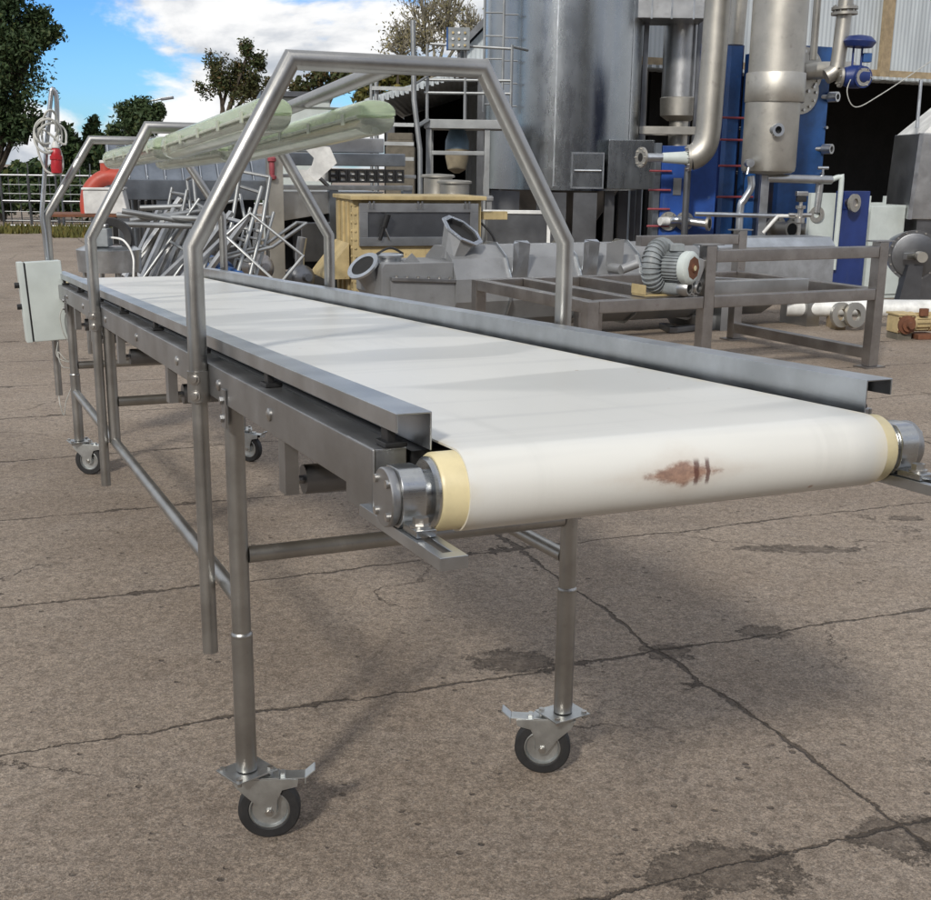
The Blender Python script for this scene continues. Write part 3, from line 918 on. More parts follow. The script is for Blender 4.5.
# ------------------------------------------------------------------ screw conveyor lying behind the bench
SC = Frame(-.72, 10.25, .46)
sc = thing('screw_conveyor', 'long dull stainless screw conveyor trough with octagonal inlet lying on the concrete', 'screw conveyor', SC.o, SC.yaw)
ztop = SC.ony(470, 246, -.12).z
xa = SC.ony(455, 270, -.33).x; xe = 4.0
ROC = .37; zc_ = ztop - ROC * math.cos(PI / 12)
def octo(x, r, zc=None, yc=0.0):
    zc = zc_ if zc is None else zc
    return [(x, yc + r * math.cos(PI / 12 + k * PI / 6), zc + r * math.sin(PI / 12 + k * PI / 6)) for k in range(12)]
MB().prism(octo(xa, ROC), (xe - xa, 0, 0)).build('trough', M['blasted'], sc, smooth=False)
for px in (508, 578, 640, 705):
    x = SC.ony(px, 270, -.33).x
    MB().prism(octo(x, ROC + .028), (.012, 0, 0)).build('flange', M['rail'], sc, smooth=False)
    lug = [(x + .02, -.36, zc_ + .02), (x + .02, -.39, ztop + .03), (x + .04, -.37, ztop + .055), (x + .16, -.37, ztop + .055), (x + .18, -.39, ztop + .03), (x + .17, -.36, zc_ + .05)]
    MB().prism(lug, (0, .006, 0)).build('lug', M['rail'], sc)
MB().prism([(3.2, -.30, .0), (3.4, -.30, .0), (3.5, -.30, zc_ - .33), (3.1, -.30, zc_ - .33)], (0, .6, 0)).build('support_foot', M['blasted'], sc)
MB().prism([(xa + .5, -.30, .0), (xa + .7, -.30, .0), (xa + .8, -.30, zc_ - .33), (xa + .4, -.30, zc_ - .33)], (0, .6, 0)).build('support_foot', M['blasted'], sc)
# drive end
z1 = SC.ony(420, 262, -.2).z; x0 = SC.ony(383, 285, -.33).x
MB().prism([(x0, -.30, z1 - .04), (x0 + .03, -.30, z1), (xa - .001, -.30, z1), (xa - .001, -.30, z1 - .62), (x0 + .34, -.30, z1 - .62), (x0, -.30, z1 - .25)], (0, .58, 0)).build('drive_box', M['blasted'], sc, bevel=.006)
p = [SC.ony(a, b, -.335) for a, b in ((391, 279), (455, 281), (455, 335), (415, 335), (391, 300))]
cv = MB().prism(p, (0, .034, 0)).build('bolted_cover', M['blasted'], sc, bevel=.004)
fr = MB().beam(p[0], p[1], .05, .03).build('cover_flange', M['beam'], cv, bevel=.003)
for k in range(6):
    a = p[0].lerp(p[1], (k + .5) / 6); a.z += .016; a.y = -.337
    MB().bolt(a, (0, 0, 1), .012, .014).build('cover_bolt', M['bolt'], cv)
a = SC.ony(363, 266, -.12); b = a + Vector((.26, .10, -.30))
n_ = (a - b).normalized()
pip = MB().tube(a, b, .10, n=24).build('inlet_pipe', M['blasted'], sc)
MB().ring([(.105, -.012), (.145, -.012), (.145, .008), (.105, .008)], a, n_, 28).build('pipe_flange', M['rail'], pip)
MB().lathe([(.1045, .001), (0, .0012)], a, n_, 24).build('pipe_bore', M['dark'], pip)
h = SC.ony(389, 256, 0)
hh = MB().lathe([(.105, -.06), (.105, .03), (.125, .032), (.125, .05), (.11, .062), (0, .066)], (h.x, 0, z1 + .0), (0, 0, 1), 26).build('hatch', M['rail'], sc)
MB().path(rnd_path([(h.x - .12, -.02, z1 + .06), (h.x, -.03, z1 + .11), (h.x + .12, -.02, z1 + .06)]), .010, 8).build('hatch_handle', M['black'], hh)
pp = [SC.ony(x, y, -.20) for x, y in ((392, 273), (412, 253), (430, 273))]
MB().prism(pp, (0, .006, 0)).build('stiffener', M['blasted'], sc)
# octagonal inlet collar
tc_ = SC.ony(462, 231, -.10)
nn = Vector((.30, -.45, .84)).normalized()
e1 = Vector((1, 0, -.36)).normalized(); e2 = nn.cross(e1).normalized()
def oct_at(c, r1, r2, rot=PI / 8): return [c + e1 * r1 * math.cos(rot + k * PI / 4) + e2 * r2 * math.sin(rot + k * PI / 4) for k in range(8)]
top = oct_at(tc_, .165, .20); bot = [Vector((p_.x * .55 + (xa + .06) * .45, p_.y * .8, ztop - .10)) for p_ in oct_at(tc_ - Vector((.05, 0, 0)), .21, .22)]
m = MB(); m.add(top + bot, [(i, (i + 1) % 8, 8 + (i + 1) % 8, 8 + i) for i in range(8)])
inn = oct_at(tc_ - nn * .002, .152, .186); inb = [p_ - nn * .035 for p_ in oct_at(tc_, .15, .18)]
col = m.build('inlet_collar', M['blasted'], sc, smooth=False)
MB().add(inn + inb, [(i, (i + 1) % 8, 8 + (i + 1) % 8, 8 + i) for i in range(8)] + [tuple(range(8, 16))]).build('collar_inside', M['dark'], col, smooth=False)
m = MB(); A = oct_at(tc_, .155, .188); Bq = oct_at(tc_, .195, .235)
for off in (0, .012):
    m.v += [p_ + nn * off for p_ in A] + [p_ + nn * off for p_ in Bq]
for i in range(8):
    j = (i + 1) % 8
    m.f += [(i, j, 8 + j, 8 + i), (16 + i, 24 + i, 24 + j, 16 + j), (8 + i, 8 + j, 24 + j, 24 + i), (i, 16 + i, 16 + j, j)]
m.build('collar_flange', M['rail'], col, smooth=False)
k_ = SC.ony(612, 268, -.40)
m = MB().tube((k_.x, -.38, k_.z), (k_.x, -.56, k_.z), .045, n=16).tube((k_.x, -.56, k_.z), (k_.x + .13, -.60, k_.z + .05), .04, n=14)
m.build('side_spout', M['blasted'], sc)
MB().prism([(k_.x - .05, -.385, k_.z + .02), (k_.x - .06, -.40, k_.z + .22), (k_.x + .12, -.40, k_.z + .25), (k_.x + .12, -.385, k_.z + .02)], (0, .008, 0)).build('mounting_plate', M['blasted'], sc)

# second lighter trough behind the bench at right
c0 = at(716, 285, 11.3); 
tr = thing('open_trough', 'plain light stainless trough lying behind the right end of the steel bench', 'trough', (c0.x, c0.y, 0), .40)
MB().prism([(0, 0, .33), (0, .0, .78), (0, .08, .86), (0, .45, .86), (0, .5, .3)], (1.35, 0, 0)).build('trough_body', M['rail'], tr, bevel=.006)
MB().box(.1, .25, .03, .45, .0, .33).build('foot', M['inox'], tr); MB().box(1.1, 1.25, .03, .45, .0, .31).build('foot', M['inox'], tr)

# ------------------------------------------------------------------ cream yellow mixer
p0 = at(354, 300, 11.75)
MX = Frame(p0.x, p0.y, .30)
mx_ = thing('paddle_mixer', 'cream yellow box shaped mixer with a wide grey window, standing behind the screw conveyor', 'mixer', MX.o, MX.yaw)
zt = MX.ony(420, 197, 0).z; xr = MX.ony(482, 230, 0).x; yd = .85
zbm = .12
zw0 = MX.ony(400, 246, 0).z; xw0 = MX.ony(357, 220, 0).x + .02; xw1 = MX.ony(478, 220, 0).x
b = MB()
b.box(0, xr, .03, yd, zbm, zt - .03)
bdy = b.build('mixer_body', M['yellow'], mx_, bevel=.008)
MB().box(-.03, xr + .03, -.05, yd + .02, zt - .029, zt + .01).build('top_cover', M['yellow'], mx_, bevel=.006)
m = MB()
za, zb2 = zw0, zt - .06
def ringbox(m, x0, x1, z0, z1, t, y0, y1):
    m.box(x0, x1, y0, y1, z0, z0 + t).box(x0, x1, y0, y1, z1 - t, z1)
    m.box(x0, x0 + t, y0, y1, z0 + t, z1 - t).box(x1 - t, x1, y0, y1, z0 + t, z1 - t)
    return m
wf = ringbox(MB(), xw0, xw1, za, zb2, .085, -.012, .028).build('window_frame', M['inox'], mx_, bevel=.003)
MB().box(xw0 + .085, xw1 - .085, .012, .027, za + .085, zb2 - .085).build('window_panel', M['inox_dark'], wf)
for k in range(3):
    x = xw0 + .12 + k * (xw1 - xw0 - .24) / 2
    MB().box(x - .03, x - .012, -.03, -.0125, zb2 - .05, zb2 + .02).box(x + .012, x + .03, -.03, -.0125, zb2 - .05, zb2 + .02).build('hinge', M['beam'], wf)
l0 = MX.ony(380, 240, -.03); l1 = MX.ony(388, 214, -.07); l2 = MX.ony(390, 240, -.03)
lv = MB().tube(l0, l0.lerp(l1, .55), .018, n=10).tube(l0.lerp(l1, .5), l1, .032, n=12).build('lever', M['black'], mx_)
MB().tube(l0.lerp(l1, .5), l2, .010, n=8).build('lever_link', M['beam'], lv)
for k in range(12):
    z = zbm + .1 + k * (zt - .3) / 11
    MB().lathe([(.014, 0), (.014, .012)], (-.0005, .06, z), (-1, 0, 0), 8).build('rivet', M['yellow'], bdy)
    MB().lathe([(.012, 0), (.012, .012)], (.022, .0295, z), (0, -1, 0), 8).build('rivet', M['yellow'], bdy)
for y in (.2, .42, .64):
    MB().box(-.022, -.0005, y - .02, y + .02, zbm + .05, zt - .05).build('rib', M['yellow'], bdy, bevel=.004)
c = MX.onx(338, 262, -.1)
m = MB().lathe([(.17, -.12), (.17, .0), (.14, .02), (.06, .03), (.06, .10)], (-.01, .45, c.z - .02), (-1, 0, 0), 26).build('end_bearing', M['yellow'], mx_)
MB().prism([(-.26, .1, .45), (-.02, .1, .75), (-.02, .1, .40), (-.26, .1, .40)], (0, .7, 0)).build('side_skirt', M['yellow'], mx_, bevel=.004)
for x in (.08, xr - .08):
    for y in (.12, yd - .1): MB().box(x - .05, x + .05, y - .05, y + .05, 0, zbm - .001).build('foot', M['yellow'], mx_)
MB().box(xr + .031, xr + .30, .1, .18, zt - .22, zt - .14).build('side_arm', M['yellow'], mx_, bevel=.004)
MB().path(rnd_path([(xr + .02, .1, zt - .25), (xr + .14, .05, zt - .4), (xr + .16, .05, zt - .65), (xr + .05, .05, zt - .8)]), .012, 8).build('hose', M['black'], mx_)

# ------------------------------------------------------------------ blue grey grading machine
p0 = at(118, 300, 12.5)
GR = Frame(p0.x, p0.y, .33)
gr = thing('grading_machine', 'big blue grey grading machine on square columns behind the scrap frames', 'grader', GR.o, GR.yaw)
def gz(px, py, y=0): return GR.ony(px, py, y)
def gpart(name, mat, mb, parent=None, **k): return mb.build(name, M[mat], parent or gr, **k)
xL = 0; xM = gz(272, 200).x; xR = gz(412, 200).x
zb0 = gz(200, 200).z; zb1 = gz(200, 180).z
gpart('main_beam', 'blue_steel', MB().box(xL, xM, 0, .14, zb0, zb1), bevel=.006)
gpart('main_beam', 'blue_steel', MB().box(xL, xM, 1.3, 1.44, zb0, zb1), bevel=.006)
# feed chute panels leaning back over the beam
for k in range(9):
    a = xL + k * (xM - xL) / 9 + .012; b_ = xL + (k + 1) * (xM - xL) / 9 - .012
    gpart('chute_panel', 'blue_steel', MB().hexa([(a, .03, zb1 + .001), (b_, .03, zb1 + .001), (b_, .05, zb1 + .001), (a, .05, zb1 + .001), (a, .36, zb1 + .34), (b_, .36, zb1 + .34), (b_, .38, zb1 + .34), (a, .38, zb1 + .34)]), bevel=.002)
    gpart('divider', 'rail', MB().prism([(a - .02, .0, zb1 + .001), (a - .02, .30, zb1 + .36), (a - .02, .42, zb1 + .34), (a - .02, .12, zb1 + .001)], (.012, 0, 0)))
zz = gz(200, 139).z
gpart('hopper_back', 'blue_steel', MB().box(xL, xM, .75, .80, zb1 + .05, zb1 + .40), bevel=.004)
for x in (.05, gz(157, 200).x, gz(196, 200).x):
    gpart('column', 'blue_steel', MB().box(x, x + .12, .02, .12, 0, zb0 - .001), bevel=.005)
    gpart('column', 'blue_steel', MB().box(x, x + .12, 1.3, 1.42, 0, zb0 - .001), bevel=.005)
xc = gz(276, 220).x
cl = gpart('column', 'vessel', MB().box(xc - .10, xc + .06, -.16, -.02, 0, gz(276, 152).z), bevel=.005)
rng = random.Random(5)
for k in range(16):
    x = .08 + k * (gz(230, 200).x - .1) / 16
    l = .35 + rng.random() * .4
    gpart('drop_rod', 'fence', MB().tube((x, .2 + rng.random() * .2, zb0 - .01), (x + rng.uniform(-.03, .03), .2 + rng.random() * .2, zb0 - l), .014, n=8))
# right half: roller chain table
zt2 = gz(340, 167).z; zt1 = gz(340, 183).z; zt0 = gz(340, 190).z
gpart('cover_box', 'blue_steel', MB().box(xM + .02, xR - .06, .05, .7, gz(340, 166).z, gz(340, 153).z), bevel=.01)
gpart('cover_box', 'inox', MB().box(xM + .12, xR - .22, .35, 1.0, gz(340, 152).z, gz(340, 137).z), bevel=.01)
gpart('side_rail', 'rail', MB().box(xM + .07, xR, -.02, .02, zt0, zt0 + .05), bevel=.003)
gpart('side_rail', 'rail', MB().box(xM + .07, xR + .04, -.02, .0, gz(340, 178).z, gz(340, 174.5).z), bevel=.003)
xk0 = gz(328, 176).x
for k in range(8):
    x = xk0 + k * .105
    if x > xR - .05: break
    za_, zb_ = gz(340, 182.5).z, gz(340, 169).z
    gpart('chain_link', 'black', ringbox(MB(), x, x + .098, za_, zb_, .022, -.05, -.022).box(x + .0225, x + .0755, -.05, -.022, (za_ + zb_) / 2 - .014, (za_ + zb_) / 2 + .014))
gpart('chain_guide', 'white', MB().box(xk0 - .4, xk0 + .84, -.0215, -.0205, gz(340, 181.5).z, gz(340, 170).z))
gpart('hopper_base', 'inox', MB().prism([(xM + .1, .04, zt0 - .02), (xR - .3, .04, zt0 - .02), (xR - .62, .04, zt0 - .20), (xM + .1, .04, zt0 - .33)], (0, .9, 0)), bevel=.004)
gpart('gearbox', 'inox_dark', MB().box(xM + .32, xM + .95, .10, .6, .45, zt0 - .34), bevel=.02)
gpart('gearbox', 'inox_dark', MB().box(xM + .2, xM + .95, .0, .5, .16, .32), bevel=.02)
for x in (xM + .62, xR - .10):
    gpart('column', 'blue_steel', MB().box(x, x + .10, .0, .10, 0, zt0 - .002), bevel=.004)
gpart('dark_backdrop', 'dark', MB().box(.05, xM, 1.2, 1.29, .0, zb0 - .002))  # dark sheet standing in for the machine's unlit inside
gpart('infill_box', 'inox_dark', MB().box(.2, xM - .3, .55, 1.1, .25, zb0 - .30), bevel=.02)  # dark box added to fill the see-through gap under the beam
gpart('dark_infill', 'black', MB().box(xM + .15, xR - .08, .95, 1.4, .3, zt0 - .05), bevel=.02)  # black box added to darken the gaps inside the machine
rv = gz(272, 168, -.18)
gpart('valve', 'rodred', MB().lathe([(.02, -.12), (.045, -.11), (.045, -.085), (.025, -.07), (.03, .0), (.025, .06), (.045, .07), (.045, .10), (.02, .12)], (rv.x, rv.y, rv.z), (0, 0, 1), 12))
# bent pale guard plate
q = [(306, 150), (322, 146), (330, 147), (337, 163), (316, 182), (306, 172), (312, 165), (314, 158)]
pl = [gz(a, b_, -.22) for a, b_ in q]
gpart('guard_plate', 'white', MB().prism(pl, (0, .006, 0)).map(lambda p: p), bevel=.001)
gpart('guard_stay', 'beam', MB().beam(pl[5] + Vector((.05, .02, .03)), Vector((xk0, .0, zt0 + .04)), .03, .03))

# white feed tub and red pipe bend on their stand
c0 = at(103, 300, 11.6)
st_ = thing('steel_stand', 'low rusty steel stand carrying the red pipe bend and white tub', 'stand', (c0.x, c0.y, 0), .2)
ztp = at(103, 214, 11.6).z
for x in (-.42, .30):
    for y in (0, .5): MB().beam((x, y, 0), (x, y, ztp - .03), .035, .035).build('leg', M['rust'], st_)
MB().box(-.46, .34, -.04, .54, ztp - .029, ztp - .002).build('stand_top', M['rust'], st_, bevel=.003)
MB().beam((-.42, 0, .3), (.30, 0, .3), .03, .03).build('rail', M['rust'], st_)
tb = thing('white_tub', 'white plastic tub beside the red pipe bend', 'tub', (c0.x, c0.y, ztp), .2)
x0, x1 = -.12, .28
h_ = at(110, 190, 11.6).z - ztp
MB().hexa([(x0, .0, 0), (x1, .0, 0), (x1, .4, 0), (x0, .4, 0), (x0 + .0, -.02, h_), (x1 - .04, -.02, h_), (x1 - .04, .42, h_), (x0, .42, h_)]).build('tub_body', M['white'], tb, bevel=.012)
MB().box(x0 - .012, x1 - .028, -.032, .432, h_ + .0005, h_ + .02).build('tub_rim', M['white'], tb, bevel=.005)
rb_ = thing('red_pipe_bend', 'thick faded red pipe bend with a white topped stub, beside the white tub', 'pipe bend', (c0.x, c0.y, ztp), .2)
A_ = Frame(c0.x, c0.y, .2)
pts = [A_.ony(a, b_, .2) - Vector((0, 0, ztp)) for a, b_ in ((89, 214), (88, 203), (90, 191), (97, 182), (107, 177), (120, 177))]
pts[0].z = 0
MB().path(rnd_path(pts, 5), .075, 20).build('bend', M['red'], rb_)
s0 = A_.ony(106, 174, .2) - Vector((0, 0, ztp)); 
sb = MB().lathe([(.055, -.03), (.05, .06), (.05, .10)], s0, (0, 0, 1), 18).build('stub', M['red'], rb_)
MB().lathe([(.052, .1005), (.056, .105), (.056, .125), (.045, .128)], s0, (0, 0, 1), 18).build('stub_cap', M['white'], sb)

# drum fan
c0 = at(112, 300, 9.6)
fz = at(112, 262, 9.6).z
fn = thing('round_steel_hopper', 'round low stainless hopper on legs beyond the far end of the belt', 'hopper', (c0.x, c0.y, 0), 0)
MB().ring([(.24, 0), (.25, .17), (.18, .20), (.17, .20), (.23, .165), (.225, 0)], (0, 0, fz - .07), (0, 0, 1), 36).lathe([(.18, .19), (.0, .195)], (0, 0, fz - .07), (0, 0, 1), 30).build('hopper_shell', M['rail'], fn)
for k in range(4):
    a = k * PI / 2 + .6
    MB().tube((.2 * math.cos(a), .2 * math.sin(a), 0), (.2 * math.cos(a), .2 * math.sin(a), fz - .06), .018, n=8).build('leg', M['tube'], fn)
rz = fz + .13
fm = thing('fan_motor', 'grey boxed motor inside a black ring standing on the round stainless hopper', 'fan', (c0.x, c0.y, rz), 0)
ctr = at(112, 239, 9.6) - Vector((c0.x, c0.y, rz))
MB().ring([(.10, -.06), (.155, -.07), (.165, -.05), (.165, .05), (.155, .07), (.10, .06), (.095, 0)], ctr, (.15, -1, .12), 36).build('ring', M['tire'], fm)
bx_ = MB().box(-.045, .055, -.20, -.06, 0, .14).build('motor_box', M['greyblower'], fm, bevel=.01)
MB().box(-.03, .04, -.18, -.08, .1405, .17).build('box_lid', M['inox'], bx_, bevel=.01)
MB().path(rnd_path([(.05, -.14, .07), (.17, -.18, .05), (.24, -.20, -.06), (.25, -.24, -.2), (.22, -.22, -.5)]), .008, 8).build('wire', M['white'], fm)

# ------------------------------------------------------------------ heap of scrapped tube frames
def rot3(rx, ry, rz): return (Matrix.Rotation(rz, 3, 'Z') @ Matrix.Rotation(ry, 3, 'Y') @ Matrix.Rotation(rx, 3, 'X'))
def ladder_frame(L, w_, rungs, r):
    o = thing('tube_frame', '', 'scrap frame')
    for y in (-w_ / 2, w_ / 2): MB().tube((0, y, 0), (L, y, 0), r, n=10).build('side_tube', M['fence'], o)
    for k in range(rungs):
        x = .08 + k * (L - .16) / max(rungs - 1, 1)
        MB().tube((x, -w_ / 2, 0), (x, w_ / 2, 0), r * .85, n=8).build('rung', M['fence'], o)
    return o
def bent_frame(L, w_, r):
    o = thing('tube_frame', '', 'scrap frame')
    for y in (-w_ / 2, w_ / 2): MB().path([(0, y, 0), (L * .62, y, 0), (L, y, .22)], r, 10).build('side_tube', M['fence'], o)
    for x in (.1, L * .6): MB().tube((x, -w_ / 2, 0), (x, w_ / 2, 0), r * .8, n=8).build('rung', M['fence'], o)
    MB().tube((L, -w_ / 2, .22), (L, w_ / 2, .22), r * .8, n=8).build('rung', M['fence'], o)
    return o
def square_frame(L, r):
    o = thing('tube_frame', '', 'scrap frame')
    MB().box(0, L, -.035, .035, -.035, .035).build('side_tube', M['inox'], o, bevel=.004)
    MB().box(0, L, .30, .37, -.035, .035).build('side_tube', M['inox'], o, bevel=.004)
    for x in (.1, L - .15): MB().box(x, x + .05, .0355, .2995, -.025, .025).build('rung', M['inox'], o, bevel=.004)
    return o
KEEP = [0, 1, 2, 3, 4, 6, 7, 8, 9, 10, 11, 14, 15, 16, 17, 18, 19]
G1 = 'scrapped tube frames heaped behind the belt'
PR = [ladder_frame(1.5, .40, 3, .027), bent_frame(1.6, .38, .027), square_frame(1.5, .02), ladder_frame(1.1, .32, 4, .022)]
# kind, px, py of the foot, px, py of the head, depth at foot, depth at head, roll
SF = [(2, 168, 292, 226, 236, 10.0, 10.5, .3), (2, 190, 296, 240, 228, 10.1, 10.5, .5), (0, 215, 292, 246, 182, 10.4, 10.9, .9), (1, 228, 300, 258, 182, 10.5, 11.0, .7),
      (0, 150, 290, 210, 205, 10.7, 11.0, 1.1), (3, 200, 285, 236, 206, 10.9, 11.1, .2), (1, 180, 285, 200, 200, 11.0, 11.2, .4), (0, 160, 285, 176, 206, 11.2, 11.3, 1.3),
      (3, 240, 290, 262, 210, 10.8, 11.1, .8), (2, 140, 285, 190, 215, 10.9, 11.2, .9), (1, 205, 262, 270, 246, 10.6, 10.9, .2), (0, 246, 295, 228, 200, 10.9, 11.1, 1.4),
      (3, 148, 240, 184, 205, 11.3, 11.4, .5), (0, 232, 270, 290, 232, 10.9, 11.3, 1.0)]
SF += [(2, 136 + 9 * k, 292, 160 + 9 * k, 240 - k, 10.75 + .06 * k, 11.05 + .05 * k, .15) for k in range(6)]
LAB = ['tube ladder frame with its foot below the front arch post in the scrap heap', 'bent leg tube frame upright in the scrap heap', 'square tube frame slanting low in the scrap heap', 'small four rung tube frame in the scrap heap']
WHERE = ['nearest slanting square bar frame low in the scrap heap, left', 'square bar frame slanting just right of the nearest one in the scrap heap', 'tall steep ladder frame whose top stands highest in the scrap heap',
         'bent tube frame standing tall at the right of the scrap heap', 'long ladder frame leaning to the right behind the slanting square bars', 'small four rung frame in the middle of the scrap heap',
         'bent tube frame standing near upright at the rear of the heap', 'steep narrow looking ladder frame at the rear left of the heap', 'small four rung frame at the right edge of the scrap heap',
         'square bar frame low at the rear left of the scrap heap', 'bent tube frame lying almost flat across the heap', 'ladder frame leaning leftwards at the right side of the heap',
         'small four rung frame lying low at the far left of the heap', 'ladder frame lying low towards the steel column'] + [w_ + ' in the row of parallel slanting bars, scrap heap' for w_ in ('leftmost bar frame', 'second bar frame from the left', 'third bar frame from the left', 'fourth bar frame from the left', 'fifth bar frame from the left', 'rightmost bar frame')]
used = set()
for i, (kd, ax_, ay, bx2, by, Y0, Y1, rl) in enumerate(SF):
    if i not in KEEP: continue
    a = at(ax_, ay, Y0); b = at(bx2, by, Y1)
    d = (b - a).normalized()
    x = d; y = (Vector((0, .25, 1)).cross(x)).normalized(); z = x.cross(y)
    o = PR[kd] if kd not in used else copy_tree(PR[kd])
    used.add(kd)
    m3 = Matrix((x, y, z)).transposed() @ Matrix.Rotation(rl, 3, 'X')
    k_ = min(1.15, (b - a).length / (1.5, 1.6, 1.5, 1.1)[kd])
    o.matrix_world = Matrix.Translation(a) @ m3.to_4x4() @ Matrix.Scale(max(k_, .6), 4)
    tag(o, WHERE[i], 'scrap frame', G1)
# long loose tubes lying over the heap
for i, (a1, a2, b1, b2, Y0, Y1, lab) in enumerate([(112, 224, 192, 226, 10.5, 10.7, 'lowest straight tube lying level across the top of the scrap heap'), (118, 215, 205, 219, 10.9, 10.6, 'second tube from the bottom lying across the scrap heap'), (122, 211, 215, 226, 10.6, 10.8, 'tube tilting down to the right over the scrap heap'),
                                                  (130, 221, 215, 209, 10.8, 11.1, 'tube tilting up to the right over the scrap heap'), (140, 208, 196, 206, 11.2, 11.3, 'topmost straight tube behind the scrap heap')]):
    a, b = at(a1, a2, Y0), at(b1, b2, Y1)
    tag(MB().tube(a, b, .026, n=10).build('loose_tube', M['fence']), lab, 'tube', 'loose tubes over the scrap heap')
# thin bent square frame leaning on the column
q = [at(x, y, Y) for x, y, Y in ((250, 213, 10.3), (303, 256, 10.2), (279, 285, 10.1), (226, 236, 10.2))]
tag(MB().path(q, .012, 8, closed=True).build('wire_frame', M['fence']), 'thin diamond shaped rod frame leaning beside the square steel column', 'rod frame')
c0 = at(262, 300, 11.3)
for i, (px, py, Y, r, lab) in enumerate([(215, 268, 10.9, .10, 'blue cylindrical motor lying among the scrap frames'), (228, 276, 10.6, .085, 'smaller blue motor low at the right of the first blue one')]):
    a = at(px, py, Y)
    mt = thing('scrap_motor', lab, 'motor', (a.x, a.y, a.z))
    MB().lathe([(r * .6, -.18), (r, -.16), (r, .12), (r * .8, .16), (r * .25, .17), (r * .25, .24)], (0, 0, 0), (.8, -.5, -.2), 20).build('motor_body', M['blue'], mt)
    MB().cbox((0, -.02, -r - .02), (.16, .12, .06)).build('motor_foot', M['navy'], mt, bevel=.006)
    MB().box(-.05, .05, -.05, .05, -a.z, -r - .05).build('packing_block', M['wood'], mt)
for i, (px, py, Y, r, lab) in enumerate([(258, 268, 11.4, .13, 'brownish round pump casing in the dark below the diamond rod frame'), (300, 278, 11.6, .12, 'dark round pump casing under the grading machine')]):
    a = at(px, py, Y)
    mt = thing('pump', lab, 'pump', (a.x, a.y, a.z))
    MB().lathe([(r * .5, -.12), (r, -.08), (r, .08), (r * .7, .12), (r * .3, .13), (r * .3, .2)], (0, 0, 0), (.5, -.8, .1), 24).build('casing', M['brown_steel'] if i == 0 else M['inox_dark'], mt)
    MB().path([(0, .0, r * .8), (0, 0, r * 1.9), (.03, 0, r * 3.2)], .045, 12).build('outlet_pipe', M['inox'], mt)
    MB().box(-.09, .09, -.08, .08, -a.z, -r * .86).build('pump_foot', M['beam'], mt)

# ------------------------------------------------------------------ silo with its ladder
TX, TY, TR_ = at(562, 100, 18.2).x, 18.2, 1.12
silo = thing('steel_silo', 'huge dull grey steel silo rising out of the picture behind the yellow mixer', 'silo', (TX, TY, 0))
zs = at(560, 188, 17.1).z
MB().lathe([(TR_, zs), (TR_, 7.2), (.25, 7.9)], (0, 0, 0), (0, 0, 1), 72).build('shell', M['tank'], silo, ang=30)
for az in (-1.72, -.62):
    v = Vector((math.cos(az), math.sin(az), 0))
    MB().beam(v * (TR_ + .004) + Vector((0, 0, zs)), v * (TR_ + .004) + Vector((0, 0, 7.1)), .018, .008, up=v).build('seam', M['rail'], silo)
MB().lathe([(TR_ + .012, zs - .03), (TR_ + .012, zs + .025)], (0, 0, 0), (0, 0, 1), 72).build('skirt_ring', M['tank'], silo)
MB().lathe([(.30, .35), (TR_ - .25, zs - .04)], (0, 0, 0), (0, 0, 1), 40).build('cone', M['inox_dark'], silo)
for k in range(6):
    a = k * PI / 3 + .2
    v = Vector((math.cos(a), math.sin(a), 0)) * (TR_ - .13)
    MB().box(v.x - .07, v.x + .07, v.y - .07, v.y + .07, 0, zs - .031).build('leg', M['inox_dark'], silo)
for x0_, x1_, y0_ in ((-.36, .02, -1.13), (.12, .45, -1.09)):
    MB().box(x0_, x1_, y0_, y0_ + .05, .15, zs - .06).build('lower_panel', M['inox_dark'], silo)  # darker steel puts the shade under the silo into the colour
MB().box(-1.02, -.62, -.86, -.80, zs - .38, zs - .05).build('lower_panel', M['inox_dark'], silo)
fx = Frame(TX, TY, 0)
q = lambda px, py, y: fx.ony(px, py, y)
a, b = q(607, 189, -1.16), q(655, 140, -1.16)
MB().box(a.x, b.x, -1.16, -.3, a.z, b.z).build('side_box', M['tank'], silo, bevel=.01)
a, b = q(572, 187, -1.135), q(603, 154, -1.135)
hd = MB().box(a.x, b.x, -1.15, -1.05, a.z, b.z).build('inspection_hatch', M['tank'], silo, bevel=.008)
ringbox(MB(), a.x - .02, b.x + .02, a.z - .02, b.z + .02, .02, -1.157, -1.10).build('hatch_frame', M['rail'], hd)
MB().tube((a.x + .02, -1.175, (a.z + b.z) / 2), (b.x - .02, -1.175, (a.z + b.z) / 2), .014, n=8).build('hatch_latch', M['rail'], hd)
a, b = q(616, 18, -.5), q(710, -30, -.5)
MB().box(a.x, b.x, -.55, .35, a.z, b.z + .4).build('top_duct', M['inox'], silo, bevel=.01)
for px in (652, 672, 694):
    x = q(px, 10, -.56).x
    MB().box(x - .012, x + .012, -.562, -.551, a.z - .01, b.z + .4).build('duct_seam', M['rail'], silo)
# silo ladder
lad = MB()
lx = [q(484, 60, -.95).x, q(503, 60, -1.0).x]
zl0, zl1 = q(490, 112, -1.0).z, 6.8
for x in lx: MB().tube((x, -1.02, zl0), (x, -1.02, zl1), .018, n=8).build('ladder_rail', M['fence'], silo)
k = 0; z = zl0 + .1
while z < 5.2:
    MB().tube((lx[0], -1.02, z), (lx[1], -1.02, z), .012, n=6).build('ladder_rung', M['fence'], silo)
    MB().tube((lx[1], -1.02, z - .02), (lx[1] + .20, -1.03 + .03, z - .02), .010, n=6).build('ladder_bracket', M['fence'], silo)
    z += .295

